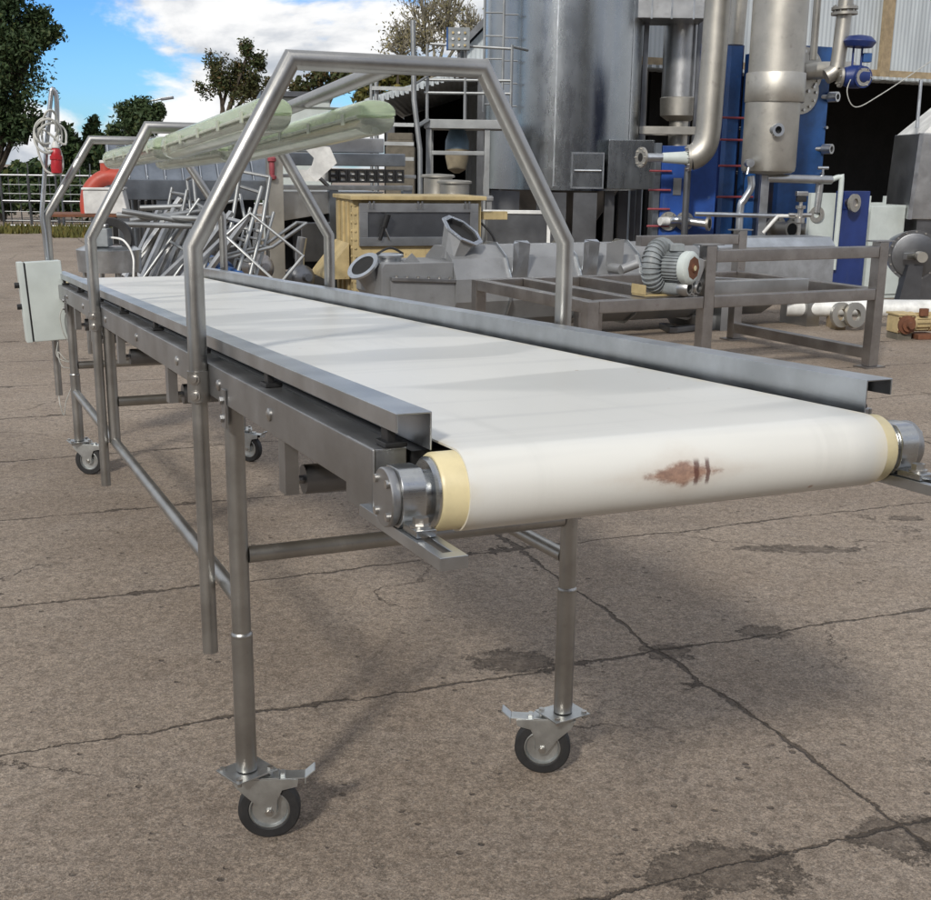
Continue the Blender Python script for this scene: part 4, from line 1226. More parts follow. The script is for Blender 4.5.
# ------------------------------------------------------------------ access platform
p0 = at(428, 300, 16.0)
PF = Frame(p0.x, p0.y, 0)
pf = thing('access_platform', 'grey steel access platform with railing and stair post between mixer and silo', 'platform', PF.o)
g_ = lambda px, py, y=0: PF.ony(px, py, y)
x1 = g_(512, 120).x; zd = g_(460, 124).z
MB().box(-.06, x1, 0, .9, zd - .055, zd + .055).build('deck', M['fence'], pf, bevel=.004)
for x, z1 in ((0, zd - .056), (g_(487, 160).x, zd - .056)):
    for y in (.03, .85): MB().box(x - .035, x + .035, y, y + .06, 0, z1).build('leg', M['fence'], pf, bevel=.003)
MB().box(.036, g_(487, 160).x - .036, .035, .075, g_(460, 153).z - .025, g_(460, 153).z + .025).build('cross_brace', M['fence'], pf, bevel=.003)
ztr = g_(460, 44).z
for px in (427, 465, 511):
    MB().tube((g_(px, 100).x, .03, zd + .056), (g_(px, 100).x, .03, ztr), .02, n=8).build('railing_post', M['fence'], pf)
for py, y0 in ((44, .03), (80, .03), (93, .03)):
    MB().tube((g_(424 if py > 50 else 430, py).x, y0, g_(460, py).z), (x1 - .02, y0, g_(460, py + (4 if py < 50 else 0)).z), .018, n=8).build('railing_bar', M['fence'], pf)
MB().tube((x1 - .02, .03, ztr - .02), (x1 + .2, .5, ztr - .02), .018, n=8).build('railing_bar', M['fence'], pf)
st1 = g_(413, 60, -.25); st2 = g_(419, 195, -.25)
MB().path([g_(413, 20, -.25), g_(414, 100, -.25), g_(420, 150, -.25), Vector((g_(421, 190, -.25).x, -.25, 0))], .034, 10).build('stair_post', M['fence'], pf)
MB().path([g_(376, 55, -.1), Vector((g_(376, 55, -.1).x, -.1, 0))], .03, 10).build('stair_post', M['fence'], pf)
MB().path([g_(371, 60, .2), Vector((g_(371, 60, .2).x, .2, 0))], .022, 10).build('stair_post', M['fence'], pf)
for py in (88, 124, 143, 158):
    a, b = g_(372, py, -.17), g_(414, py + 1, -.23)
    MB().beam(a, b, .03, .045).build('stair_bar', M['fence'], pf)
MB().tube(g_(415, 84, -.24), g_(428, 76, 0), .016, n=8).build('railing_bar', M['fence'], pf)
MB().tube(g_(418, 126, -.24), g_(428, 120, 0), .03, n=8).build('railing_bar', M['fence'], pf)
# control panel on the railing
a, b = g_(448, 50, -.05), g_(470, 28, -.05)
hw = (b.x - a.x) / 2; hh_ = b.z - a.z; cx_ = (a.x + b.x) / 2
PO = lambda m: m.map(lambda p: p + Vector((cx_, -.05, a.z)))
cp = PO(MB().box(-hw, hw, -.06, .06, 0, hh_)).build('control_panel', M['greyblower'], pf, bevel=.006)
PO(MB().box(-hw - .02, -hw - .001, -.07, .07, 0, hh_)).build('panel_edge', M['blue'], cp)
PO(MB().box(-.02, .02, .061, .075, -.12, hh_ * .6)).build('panel_bracket', M['beam'], cp)
for i in range(3):
    for j in range(3):
        PO(MB().lathe([(.016, 0), (.016, .015)], (-hw * .55 + i * hw * .55, -.0605, hh_ * (.2 + .28 * j)), (0, -1, 0), 8)).build('button', M['white' if (i + j) % 2 else 'yellow'], cp)
# drum hanging below the deck
c = g_(457, 150, .5)
dm = thing('hanging_drum', 'blue and cream rounded drum hanging in the dark below the platform', 'drum', PF.o + Vector((c.x, .5, c.z)))
MB().lathe([(.04, -.30), (.12, -.25), (.155, -.10), (.16, -.001)], (0, 0, 0), (0, .1, 1), 26).build('lower_half', paint('shaded_cream_shell', (.26, .22, .15), .6, .5), dm)  # cream darkened for the shade below the deck
MB().lathe([(.16, .0), (.155, .12), (.11, .25), (.03, .30)], (0, 0, 0), (0, .1, 1), 26).build('upper_half', paint('shaded_blue_shell', (.12, .19, .25), .5, .4), dm)  # blue darkened likewise, deck shade held in the colour
MB().tube((0, .03, .29), (0, .03, zd - .056 - c.z), .02, n=8).build('hanger', M['beam'], dm)
# two lidded drums on a stand behind the mixer
s0 = at(450, 300, 14.6)
sf = Frame(s0.x, s0.y, 0)
stz = sf.ony(450, 196, 0).z
sd_ = thing('drum_stand', 'plain steel stand under the two lidded drums, hidden behind the mixer', 'stand', sf.o)
MB().box(-.5, .5, -.3, .6, stz - .04, stz - .001).build('stand_top', M['beam'], sd_, bevel=.003)
for x in (-.45, .45):
    for y in (-.25, .55): MB().box(x - .03, x + .03, y - .03, y + .03, 0, stz - .041).build('leg', M['beam'], sd_)
for (px0, px1, pyt, y, lab) in ((421, 455, 176, .32, 'taller lidded stainless drum, rear left of the pair behind the mixer'), (437, 472, 182, 0, 'wider lower lidded stainless drum, front right of the pair behind the mixer')):
    a, b = sf.ony(px0, pyt, y), sf.ony(px1, pyt, y)
    r = (b.x - a.x) / 2
    d = thing('lidded_drum', lab, 'drum', sf.o + Vector(((a.x + b.x) / 2, y, stz)), 0, 'lidded drums behind the mixer')
    H_ = a.z - stz
    MB().lathe([(r * .82, 0), (r * .85, .02), (r * .85, H_ - .02)], (0, 0, 0), (0, 0, 1), 30).build('drum_shell', M['vessel'], d)
    MB().lathe([(r * .86, H_ - .019), (r, H_ - .012), (r, H_ + .01), (r * .9, H_ + .02), (.02, H_ + .03)], (0, 0, 0), (0, 0, 1), 30).build('lid', M['vessel'], d)
# black tarpaulin board with white top rail beside the mixer
a = at(486, 300, 14.2)
bd_ = thing('dark_panel', 'dark grey metal panel with white top rail standing right of the mixer', 'panel', (a.x, a.y, 0))
bf = Frame(a.x, a.y, 0)
zt_ = bf.ony(520, 212, 0).z; xr_ = bf.ony(549, 212, 0).x
MB().box(0, xr_, 0, .04, 0, zt_ - .021).build('panel_sheet', M['inox_dark'], bd_)
MB().box(-.05, xr_ + .02, -.02, .06, zt_ - .02, zt_ + .02).build('top_rail', M['white'], bd_, bevel=.004)
MB().box(xr_ - .02, xr_ + .02, -.03, -.001, .0, zt_ - .021).build('edge_post', M['white'], bd_, bevel=.004)

# ------------------------------------------------------------------ cyclone vessel beside the silo
CY = Frame(at(680, 100, 18.6).x, 18.6, 0)
cy = thing('cyclone', 'tall stainless cyclone vessel hanging in a shelf frame right of the silo', 'cyclone', CY.o)
q = lambda px, py, y=0: CY.ony(px, py, y)
sc_ = lambda dpx: dpx * 18.6 / F * 1.02
MB().lathe([(sc_(17.5), q(680, 98).z), (sc_(18), q(680, 25).z), (sc_(18), 6.6), (.1, 6.8)], (0, 0, 0), (0, 0, 1), 48).build('shell', M['inox'], cy)
MB().lathe([(sc_(11), q(680, 121).z), (sc_(17.8), q(680, 116).z), (sc_(18.6), q(680, 98.5).z), (sc_(17.6), q(680, 97.5).z)], (0, 0, 0), (0, 0, 1), 48).build('lower_band', M['vessel'], cy)
MB().tube((0, 0, q(680, 150).z), (0, 0, q(680, 121).z - .002), sc_(9), n=28).build('outlet', M['vessel'], cy)
zsh = q(664, 131).z
MB().box(q(636, 131).x, q(694, 131).x, -.34, -.27, zsh - .055, zsh + .055).build('shelf_beam', M['vessel'], cy, bevel=.004)
MB().box(q(636, 131).x, q(694, 131).x, .30, .37, zsh - .055, zsh + .055).build('shelf_beam', M['vessel'], cy, bevel=.004)
for px in (639, 691):
    x = q(px, 131).x
    MB().box(x - .04, x + .04, -.27, .30, zsh - .05, zsh + .05).build('shelf_beam', M['vessel'], cy)
    for y in (-.305, .335):
        MB().box(x - .035, x + .035, y - .034, y + .034, 0, zsh - .056).build('post', M['inox_dark'], cy)
        MB().box(x - .035, x + .035, y - .034, y + .034, zsh + .056, 5.5).build('post', M['inox_dark'], cy)

# ------------------------------------------------------------------ plate heat exchangers
def flange(mb_parent, c, axis, r, name='flange', mat='vessel', holes=8, bore=None, thick=.03):
    f = MB().lathe([(r, 0), (r, thick)], c, axis, 28).build(name, M[mat], mb_parent)
    ax_ = Vector(axis).normalized(); x, y = frame_of(ax_)
    for k in range(holes):
        a = 2 * PI * k / holes
        p = Vector(c) + (x * math.cos(a) + y * math.sin(a)) * r * .82 + ax_ * thick
        MB().tube(p, p + ax_ * .02, r * .07, n=6).build('flange_bolt', M['bolt'], f)
    if bore: MB().lathe([(bore, thick + .001), (0, thick + .0012)], c, axis, 20).build('bore', M['dark'], f)
    return f
a = at(772, 300, 15.2)
HX = Frame(a.x, a.y, .42)
hx = thing('plate_heat_exchanger', 'tall blue plate heat exchanger with bolted flanges behind the vertical vessel', 'heat exchanger', HX.o, HX.yaw)
q = lambda px, py, y=0: HX.ony(px, py, y)
xl = q(784, 150).x - .05; xr = q(824, 150).x; zt = q(815, 46).z
MB().box(xl, xr, 0, .09, .06, zt).build('front_plate', M['blue'], hx, bevel=.006)
MB().box(xl + .03, xr - .06, .0905, .75, .25, zt - .25).build('plate_pack', M['inox_dark'], hx, bevel=.004)
MB().box(xl, xr, .7505, .84, .06, zt - .05).build('rear_plate', M['blue'], hx, bevel=.006)
for z in (.35, .9, 1.45, 2.0):
    for x in (xl + .03, xr - .02):
        MB().tube((x, -.05, z), (x, .95, z), .018, n=8).build('tie_rod', M['bolt'], hx)
for px, py, r in ((802, 72, .29),):
    c = q(px, py, -.001)
    f = flange(hx, c, (0, -1, 0), r, holes=16, mat='vessel')
    MB().path([c + Vector((0, -.03, 0)), c + Vector((0, -.16, 0)), c + Vector((.12, -.24, .01)), c + Vector((.55, -.24, .03))], .10, 18).build('nozzle', M['vessel'], f)
    c2 = q(800, 92, -.0012); flange(hx, c2, (0, -1, 0), .26, holes=14, mat='vessel')
for px, py, r in ((794, 230, .17), (775, 228, .15)):
    c = q(px, py, -.001)
    f = flange(hx, c, (0, -1, 0), r, holes=10, bore=None)
    MB().tube(c + Vector((0, -.03, 0)), c + Vector((0, -.3, 0)), .085, n=18).build('nozzle', M['vessel'], f)
    flange(f, c + Vector((0, -.3, 0)), (0, -1, 0), .10, bore=.075, holes=0)
MB().box(q(788, 134).x, q(793, 134).x, -.012, -.001, q(790, 140).z, q(790, 129).z).build('name_plate', M['white'], hx)
for px, py in ((829, 97), (823, 149)):
    c = q(px, py, -.02)
    MB().ring([(.035, 0), (.06, 0), (.06, .12), (.035, .12)], c, (.35, -.9, 0), 16).tube((c.x - .12, .04, c.z), (c.x, -.02, c.z), .03, n=10).build('side_nozzle', M['inox'], hx)
# rear frame of the exchanger seen at left
for px, w_ in ((731, .17), (755, .12)):
    x = q(px, 150, .5).x
    MB().box(x - w_ / 2, x + w_ / 2, .5, .6, .05, q(740, 45, .5).z).build('rear_column', M['blue'], hx, bevel=.006)
xa, xb = q(722, 150, .5).x, xl
MB().box(xa - .06, xb - .01, .85, 1.0, .06, q(740, 45, .85).z).build('rear_plate', M['navy'], hx, bevel=.006)
for py in (118, 140, 166, 197):
    z = q(740, py, .45).z
    MB().tube((xa - .06, .46, z), (xb - .02, .46, z), .014, n=8).build('tie_rod', M['rodred'], hx)

a = at(692, 300, 14.7)
HS = Frame(a.x, a.y, .15)
hs_ = thing('plate_heat_exchanger', 'smaller scuffed bright blue plate heat exchanger below the big bent pipe', 'heat exchanger', HS.o, HS.yaw)
q = lambda px, py, y=0: HS.ony(px, py, y)
xl, xr, zt = q(656, 190).x, q(716, 190).x, q(690, 146).z
MB().box(xl + .06, xr, 0, .08, .05, zt).build('front_plate', paint('scuffed_blue_paint', (.014, .06, .26), .48, .6, (.09, .15, .24), 2.2, var=.35), hs_, bevel=.006)
MB().box(xl + .1, xr - .06, .081, .6, .2, zt - .1).build('plate_pack', M['inox_dark'], hs_)
MB().box(xl - .02, xl + .055, .02, .1, .05, zt + .03).build('side_channel', M['blue_steel'], hs_, bevel=.004)
for py in (171, 190, 209, 226):
    z = q(665, py).z
    MB().tube((xl - .1, -.03, z), (xl + .17, -.03, z), .012, n=8).build('tie_rod', M['rodred'], hs_)
MB().box(q(673, 185).x, q(681, 185).x, -.012, -.001, q(677, 195).z, q(677, 178).z).build('name_plate', M['inox'], hs_, bevel=.002)
for px, py in ((668, 221), (684, 221)):
    c = q(px, py, -.001)
    f = flange(hs_, c, (0, -1, 0), .11, holes=6)
    if px > 670:
        MB().path([c + Vector((0, -.03, 0)), c + Vector((0, -.12, 0)), c + Vector((.22, -.20, -.02))], .05, 14).build('nozzle', M['inox'], f)
        flange(f, c + Vector((.22, -.20, -.02)), (.8, -.6, 0), .085, bore=.055, holes=0)
    else:
        MB().path(rnd_path([c + Vector((0, -.03, 0)), c + Vector((.05, -.14, .02)), c + Vector((.14, -.14, .0)), c + Vector((.17, -.14, -.12)), c + Vector((.17, -.14, -.55))]), .038, 12).build('drain_pipe', M['rail'], f)
        MB().tube(c + Vector((-.13, -.10, 0)), c + Vector((-.02, -.06, 0)), .05, n=12).build('end_cap', M['white'], f)

# big bent pipe coming down from above
Yp = 14.25
pts = [at(722, -140, Yp), at(718, 0, Yp), at(711, 95, Yp), at(708, 132, Yp), at(704, 147, Yp), at(697, 155, Yp), at(690, 158, Yp)]
bp_ = thing('bent_pipe', 'wide pale stainless pipe bending at its foot onto the small blue exchanger', 'pipe', (pts[-1].x, Yp, 0))
o_ = Vector((pts[-1].x, Yp, 0))
MB().path([pts[0] - o_, pts[1] - o_] + [p_ - o_ for p_ in rnd_path(pts[2:], 5)], .145, 26).build('pipe_wall', M['vessel'], bp_)
e = pts[-1] - o_
flange(bp_, e, (-1, 0, -.1), .15, holes=10)
MB().tube(e + Vector((-.03, 0, 0)), e + Vector((-.32, -.02, .0)), .075, .055, n=16).build('reducer', M['cabinet'], bp_)
MB().tube(e + Vector((-.32, -.02, 0)), e + Vector((-.55, -.04, 0.0)), .048, n=14).build('branch', M['rail'], bp_)
flange(bp_, e + Vector((-.55, -.04, 0)), (-1, -.45, 0), .115, holes=8, bore=.05)
MB().tube((e.x, .1, 0), (e.x, .1, e.z - .1), .04, n=8).build('pipe_prop', M['inox_dark'], bp_)

# vertical vessel with collar
Yv = 13.7
c = at(768, 170, Yv)
VS = Frame(c.x, Yv, 0)
vs_ = thing('vertical_vessel', 'tall stainless cylinder vessel with a wide collar in front of the blue exchanger', 'vessel', VS.o)
q = lambda px, py, y=0: VS.ony(px, py, y)
rv = .295
zbv = q(765, 172, -.2).z
zc0, zc1 = q(770, 101, -.3).z, q(770, 71, -.3).z
MB().lathe([(.05, zbv - .03), (rv - .05, zbv - .012), (rv - .01, zbv + .01), (rv, zbv + .05), (rv, zc0 - .001)], (0, 0, 0), (0, 0, 1), 56).build('lower_shell', M['vessel'], vs_)
MB().lathe([(rv + .02, zc0), (rv + .024, zc0 + .006), (rv + .024, zc1 - .006), (rv + .02, zc1)], (.014, 0, 0), (0, 0, 1), 56).build('collar', M['vessel'], vs_)
MB().lathe([(rv + .0, zc1 + .001), (rv + .0, 5.6), (.1, 5.8)], (.01, 0, 0), (0, 0, 1), 56).build('upper_shell', M['vessel'], vs_)
c = q(773, 130, -.27)
nz = MB().ring([(.038, 0), (.055, 0), (.055, .13), (.07, .131), (.07, .15), (.038, .15)], c + Vector((0, .05, 0)), (.25, -1, 0), 20).build('nozzle', M['rail'], vs_)
MB().lathe([(.0375, .10), (0, .101)], c + Vector((0, .05, 0)), (.25, -1, 0), 16).build('bore', M['dark'], nz)
c = q(750, 163, -.3)
MB().tube(c + Vector((0, .1, 0)), c + Vector((0, -.03, 0)), .045, n=14).tube(c, c + Vector((-.03, -.03, -.12)), .012, n=8).build('drain_cock', M['rail'], vs_)
x = q(763, 200, 0).x
MB().box(x - .045, x + .045, -.05, .05, 0, zbv - .031).build('stand_post', M['rail'], vs_, bevel=.004)
pts = [q(751, 176, -.1), q(751, 188, -.1), q(744, 200, -.1), q(740, 212, -.1), Vector((q(740, 240, -.1).x, -.1, .25)), Vector((q(740, 240, -.1).x, -.1, 0))]
MB().path(rnd_path(pts, 4), .04, 14).build('outlet_pipe', M['rail'], vs_)
a, b = q(766, 178, -.02), q(831, 180, .25)
bz = MB().tube(a, b, .048, n=14).build('cross_pipe', M['inox'], vs_)
MB().tube(b + Vector((-.12, 0, 0)), b + Vector((-.14, 0, -.36)), .045, n=12).build('drop_pipe', M['inox'], bz)
MB().ring([(.04, 0), (.09, 0), (.09, .03), (.04, .03)], b + Vector((-.14, 0, -.38)), (.2, -1, 0), 18).build('flange', M['vessel'], bz)
MB().tube(b + Vector((-.10, 0, .045)), b + Vector((-.10, 0, .13)), .014, n=8).tube(b + Vector((-.16, 0, .13)), b + Vector((-.04, 0, .13)), .018, n=8).build('tap', M['rail'], bz)
MB().path(rnd_path([b, b + Vector((.10, 0, .03)), b + Vector((.12, 0, -.08)), b + Vector((.12, .02, -1.0))]), .03, 10).build('hose_end', M['cabinet'], bz)
a, b = q(695, 214, -.15), q(783, 216, -.12)
MB().tube(a, b, .026, n=10).build('cross_pipe', M['rail'], vs_)
MB().path([q(763, 233, -.2), q(778, 216, -.2), q(806, 216, -.2)], .02, 10).build('cross_pipe', M['white'], vs_)

# small valve between the pipes
c = at(800, 215, 13.3)
sv = thing('small_valve', 'small steel valve with handwheel block right of the vertical vessel', 'valve', (c.x, c.y, 0))
z = c.z
MB().tube((0, 0, 0), (0, 0, z + .18), .02, n=8).build('stem', M['bolt'], sv)
MB().box(-.06, .06, -.05, .05, z + .2, z + .25).build('head', M['inox'], sv, bevel=.008)
MB().box(-.05, .05, -.04, .04, z + .14, z + .197).build('neck', M['black'], sv, bevel=.008)
MB().lathe([(.03, -.09), (.055, -.08), (.055, -.03), (.03, -.02), (.03, .06), (.055, .07), (.055, .1)], (0, 0, z), (0, 0, 1), 14).build('valve_body', M['bolt'], sv)
MB().tube((-.12, 0, z), (.12, 0, z), .022, n=10).build('arms', M['bolt'], sv)

# blue diaphragm control valve on its riser
c = at(857, 60, 14.6)
cvx = Frame(c.x, c.y, 0)
cv = thing('control_valve', 'blue diaphragm control valve with mushroom shaped top hanging on the riser pipe', 'valve', (c.x, c.y, c.z))
z0 = cvx.ony(858, 42, 0).z - c.z
MB().lathe([(.03, -.06), (.15, -.045), (.18, .0), (.185, .012), (.18, .025), (.13, .07), (.04, .085)], (.01, 0, z0 - .01), (.05, 0, 1), 30).build('diaphragm_housing', M['navy'], cv)
for x in (-.05, .05): MB().tube((x, 0, z0 - .06), (x, 0, z0 - .26), .013, n=8).build('yoke_rod', M['navy'], cv)
MB().box(.06, .16, -.04, .04, z0 - .22, z0 - .12).build('positioner', M['blue'], cv, bevel=.008)
vb_ = MB().lathe([(.05, -.16), (.10, -.14), (.13, -.05), (.13, .05), (.10, .14), (.05, .16)], (0, 0, z0 - .38), (1, 0, 0), 22).build('valve_body', M['navy'], cv)
f = flange(vb_, (.05, -.08, z0 - .39), (.35, -1, 0), .12, holes=6, bore=.06, mat='navy')
MB().ring([(.062, .031), (.10, .031), (.10, .036), (.062, .036)], (.05, -.08, z0 - .39), (.35, -1, 0), 20).build('flange_face', M['vessel'], f)
flange(vb_, (-.16, 0, z0 - .38), (-1, 0, 0), .12, holes=8)
MB().path(rnd_path([(-.06, -.1, z0 - .36), (-.12, -.12, z0 - .55), (.0, -.1, z0 - .72), (.3, 0, z0 - .58), (.9, .2, z0 - .2), (1.6, .5, z0 + .25)]), .006, 6).build('wire', M['cable'], cv)
pts = [at(850, -60, 14.7), at(846, 0, 14.7), at(838, 62, 14.7), at(834, 72, 14.7), at(826, 77, 14.7)]
rp = thing('riser_pipe', 'pale riser pipe with a bolted flange near its top, left of the blue valve', 'pipe', (pts[2].x, pts[2].y, 0))
o_ = Vector((pts[2].x, pts[2].y, 0))
MB().path([pts[0] - o_] + [p_ - o_ for p_ in rnd_path(pts[1:], 4)], .085, 18).build('pipe_wall', M['vessel'], rp)
z1 = at(845, 7, 14.7)
flange(rp, z1 - o_ - Vector((0, 0, .03)), (-.03, 0, 1), .15, holes=10)
flange(rp, z1 - o_ - Vector((0, 0, .085)), (-.03, 0, 1), .15, holes=10)
MB().tube((at(822, -60, 14.9) - o_), (at(813, 60, 14.9) - o_), .045, n=12).build('side_pipe', M['vessel'], rp)
MB().tube((at(745, -60, 15.1) - o_), (at(735, 45, 15.1) - o_), .10, n=14).build('side_pipe', M['vessel'], rp)

# ------------------------------------------------------------------ right hand end of the row
a = at(832, 300, 14.0)
BP = Frame(a.x, a.y, .35)
bp2 = thing('blue_plate', 'dark navy end plate of a dismantled exchanger standing in front of the opening', 'steel plate', BP.o, BP.yaw)
q = lambda px, py, y=0: BP.ony(px, py, y)
x0, x1, z1 = q(838, 220).x, q(868, 220).x, q(850, 191).z
MB().box(x0, x1, 0, .08, .0, z1).build('plate', M['navy'], bp2, bevel=.006)
MB().box(x0 + .05, x0 + .12, -.01, -.0005, z1 - .2, z1 - .02).build('lug', M['navy'], bp2) 
c = q(853, 203, -.09)
f = MB().ring([(.05, 0), (.10, 0), (.10, .035), (.05, .035)], c, (.3, -1, 0), 22).build('flange', M['vessel'], bp2)
MB().tube(c + Vector((0, .089, 0)), c + Vector((0, .0, 0)), .055, n=16).build('nozzle', M['brown_steel'], f)
xg0, xg1 = q(812, 215).x, x0 - .02
MB().box(xg0, xg1, .04, .1, .05, q(820, 193).z).build('side_cabinet', M['cabinet'], bp2, bevel=.006)
rk = thing('shelf_rack', 'light metal ladder rack standing right beside the navy plate', 'rack', BP.o + BP.U * (x1 + .12) + Vector((0, .3, 0)), .35)
for x in (0, .22):
    MB().box(x - .015, x + .015, 0, .03, 0, z1 - .06).build('upright', M['cabinet'], rk)
for z in (.35, .6, .85, 1.1): MB().box(.0155, .2045, .0, .03, z, z + .03).build('rung', M['cabinet'], rk)
a = at(886, 300, 14.6)
wc = thing('white_cabinet', 'plain white metal cabinet inside the dark opening at right', 'cabinet', (a.x, a.y, 0), .35)
wf_ = Frame(a.x, a.y, .35)
x0, x1, z1 = wf_.ony(868, 220, 0).x, wf_.ony(905, 220, 0).x, wf_.ony(886, 205, 0).z
bx_ = MB().box(x0, x1, 0, .4, 0, z1).build('cabinet_body', M['cabinet'], wc, bevel=.008)
MB().box(x0 + .02, x1 - .02, -.02, -.001, .05, z1 - .02).build('cabinet_door', M['cabinet'], bx_, bevel=.006)
# tall grey hopper at the right edge
a = at(935, 300, 14.8)
hp = thing('grey_hopper', 'tall grey hopper with a pale conical top at the right edge of the picture', 'hopper', (a.x, a.y, 0))
hf = Frame(a.x, a.y, 0)
q = lambda px, py, y=0: hf.ony(px, py, y)
zA, zB, zC = q(912, 134).z, q(899, 218).z, q(925, 100).z
xa_, xb_ = q(912, 134).x, q(900, 218).x
MB().hexa([(xb_, -.35, zB), (.9, -.35, zB), (.9, .6, zB), (xb_, .6, zB), (xa_, -.35, zA), (.9, -.35, zA), (.9, .6, zA), (xa_, .6, zA)]).build('hopper_body', M['inox'], hp, bevel=.01)
MB().beam((xb_ - .02, -.36, zB), (xa_ - .02, -.36, zA), .03, .05).build('corner_strip', M['rail'], hp)
MB().hexa([(xa_ + .02, -.33, zA + .001), (.88, -.33, zA + .001), (.88, .58, zA + .001), (xa_ + .02, .58, zA + .001), (.25, -.1, zC + .3), (.6, -.1, zC + .3), (.6, .3, zC + .3), (.25, .3, zC + .3)]).build('cone_top', M['white'], hp, bevel=.006)
MB().box(xb_ + .1, .88, -.3, .55, .0, zB - .001).build('hopper_base', M['inox_dark'], hp)
MB().tube(q(921, 80, -.34), q(917, 128, -.34), .02, n=8).build('pull_rod', M['rail'], hp)
# round fan casing
a = at(905, 300, 12.9)
fc = thing('fan_casing', 'round grey fan casing with a bearing stub near the right edge', 'fan', (a.x, a.y, 0), .2)
ff = Frame(a.x, a.y, .2)
c = ff.ony(912, 255, 0)
cpl = MB().lathe([(.225, -.002), (.23, .0), (.23, .12), (.225, .122)], (c.x, .0, c.z), (-.35, -1, 0), 36).ring([(.229, .085), (.265, .085), (.265, .10), (.229, .10)], (c.x, .0, c.z), (-.35, -1, 0), 36).build('casing_plate', M['inox_dark'], fc)
ax_ = Vector((-.35, -1, 0)).normalized(); xx, yy = frame_of(ax_)
for k in range(16):
    a_ = 2 * PI * k / 16
    p_ = Vector((c.x, 0, c.z)) + (xx * math.cos(a_) + yy * math.sin(a_)) * .248 + ax_ * .10
    MB().tube(p_, p_ + ax_ * .014, .010, n=6).build('casing_bolt', M['bolt'], cpl)
MB().cbox(Vector((c.x - .03, -.13, c.z)), (.34, .05, .07), Matrix.Rotation(.33, 3, 'Z')).build('bearing_bracket', M['inox'], fc, bevel=.004)
MB().lathe([(.2, -.5), (.25, -.1), (.25, -.003)], (c.x, .0, c.z), (-.35, -1, 0), 30).build('casing_cone', M['rail'], fc)
MB().tube((c.x - .02, -.17, c.z), (c.x - .08, -.33, c.z), .055, n=16).build('bearing', M['vessel'], fc)
MB().prism([(c.x - .22, -.15, 0), (c.x + .05, -.15, 0), (c.x + .05, -.15, c.z - .1), (c.x - .12, -.15, c.z - .1)], (0, .1, 0)).build('foot', M['inox_dark'], fc)
# white pipe on the ground and yellow gearmotor
a, b = at(786, 316, 11.9), at(960, 307, 11.6)
gp = thing('ground_pipe', 'white drive tube lying low behind the bench post', 'pipe', (b.x, b.y, 0))
MB().tube(Vector((a.x - b.x, a.y - b.y, .17)), (0, 0, .21), .085, n=18).build('pipe_wall', M['white'], gp)
for k, px in enumerate((838, 852)):
    c = at(px, 312, 11.6)
    MB().ring([(.055, -.02), (.12, -.02), (.12, .02), (.055, .02)], Vector((c.x - b.x, c.y - b.y - .10, .15)), (.4, -.9, .1), 22).build('flange', M['vessel'], gp)
MB().box(-1.2, -1.1, -.05, .25, 0, .11).build('chock', M['wood'], gp); MB().box(-.2, -.1, -.05, .15, 0, .12).build('chock', M['wood'], gp)
a = at(911, 330, 11.0)
gm = thing('yellow_gearmotor', 'rusty cream yellow gearmotor lying on the ground near the right edge', 'gearmotor', (a.x, a.y, 0), .2)
gb = MB().box(-.19, -.03, -.09, .11, .06, .22).build('gearbox', M['yellow_rust'], gm, bevel=.012)
MB().box(-.20, -.02, -.10, .12, .2205, .238).build('gearbox_lid', M['yellow_rust'], gb, bevel=.003)
MB().lathe([(.085, 0), (.085, .02), (.06, .024), (.06, .05), (.03, .052), (.03, .10)], (-.11, -.0905, .14), (0, -1, 0), 20).build('output_flange', M['rust'], gb)
for sx in (-.18, -.04):
    for sz in (.08, .20): MB().lathe([(.010, 0), (.010, .012)], (sx, -.0905, sz), (0, -1, 0), 6).build('gearbox_bolt', M['rust'], gb)
mo = MB().lathe([(.085, 0), (.095, .01), (.095, .03), (.075, .034), (.075, .20), (.088, .205), (.088, .26), (.06, .275)], (-.0295, .01, .15), (1, .1, 0), 22).build('motor', M['yellow_rust'], gm)
for k in range(14):
    a_ = 2 * PI * k / 14
    u_ = Vector((0, math.cos(a_), math.sin(a_)))
    MB().beam(Vector((.02, .014, .15)) + u_ * .080, Vector((.16, .028, .15)) + u_ * .080, .005, .012, up=u_).build('fin', M['yellow_rust'], mo)
MB().box(.04, .12, -.07, -.03, .21, .28).build('terminal_box', M['rust'], mo, bevel=.006)
MB().box(.02, .22, -.10, .12, .0, .045).build('base_plate', M['rust'], gm, bevel=.004)
MB().box(-.18, -.04, -.08, .10, .0, .058).build('skid', M['oldwood'], gm)
a = at(845, 322, 11.9)
for i, (px, s, lab) in enumerate(((690, .5, 'flat dark offcut lying under the bench, nearer the middle post'), (668, .35, 'short dark offcut under the bench below the blower'))):
    c = gnd(px, 331)
    tag(MB().cbox((c.x, c.y, .03), (s, .08, .05), Matrix.Rotation(.7 + i, 3, 'Z')).build('offcut', M['inox_dark'], bevel=.004), lab, 'offcut')
# brown strut and long roller on the ground behind the screw
a = at(614, 250, 13.4); b = at(660, 248, 13.6)
lr = thing('long_roller', 'grey roller with a rusty orange end resting behind the screw conveyor', 'roller', (a.x, a.y, 0))
MB().tube((.08, 0, a.z - .06), (b.x - a.x, b.y - a.y, a.z - .05), .075, n=18).build('roller_tube', M['inox'], lr)
MB().tube((0, 0, a.z - .06), (.078, 0, a.z - .06), .10, n=18).build('rusty_end', M['rust'], lr)
for x in (.15, .42): MB().box(x - .04, x + .04, -.05, .05, 0, a.z - .12).build('trestle', M['inox_dark'], lr)

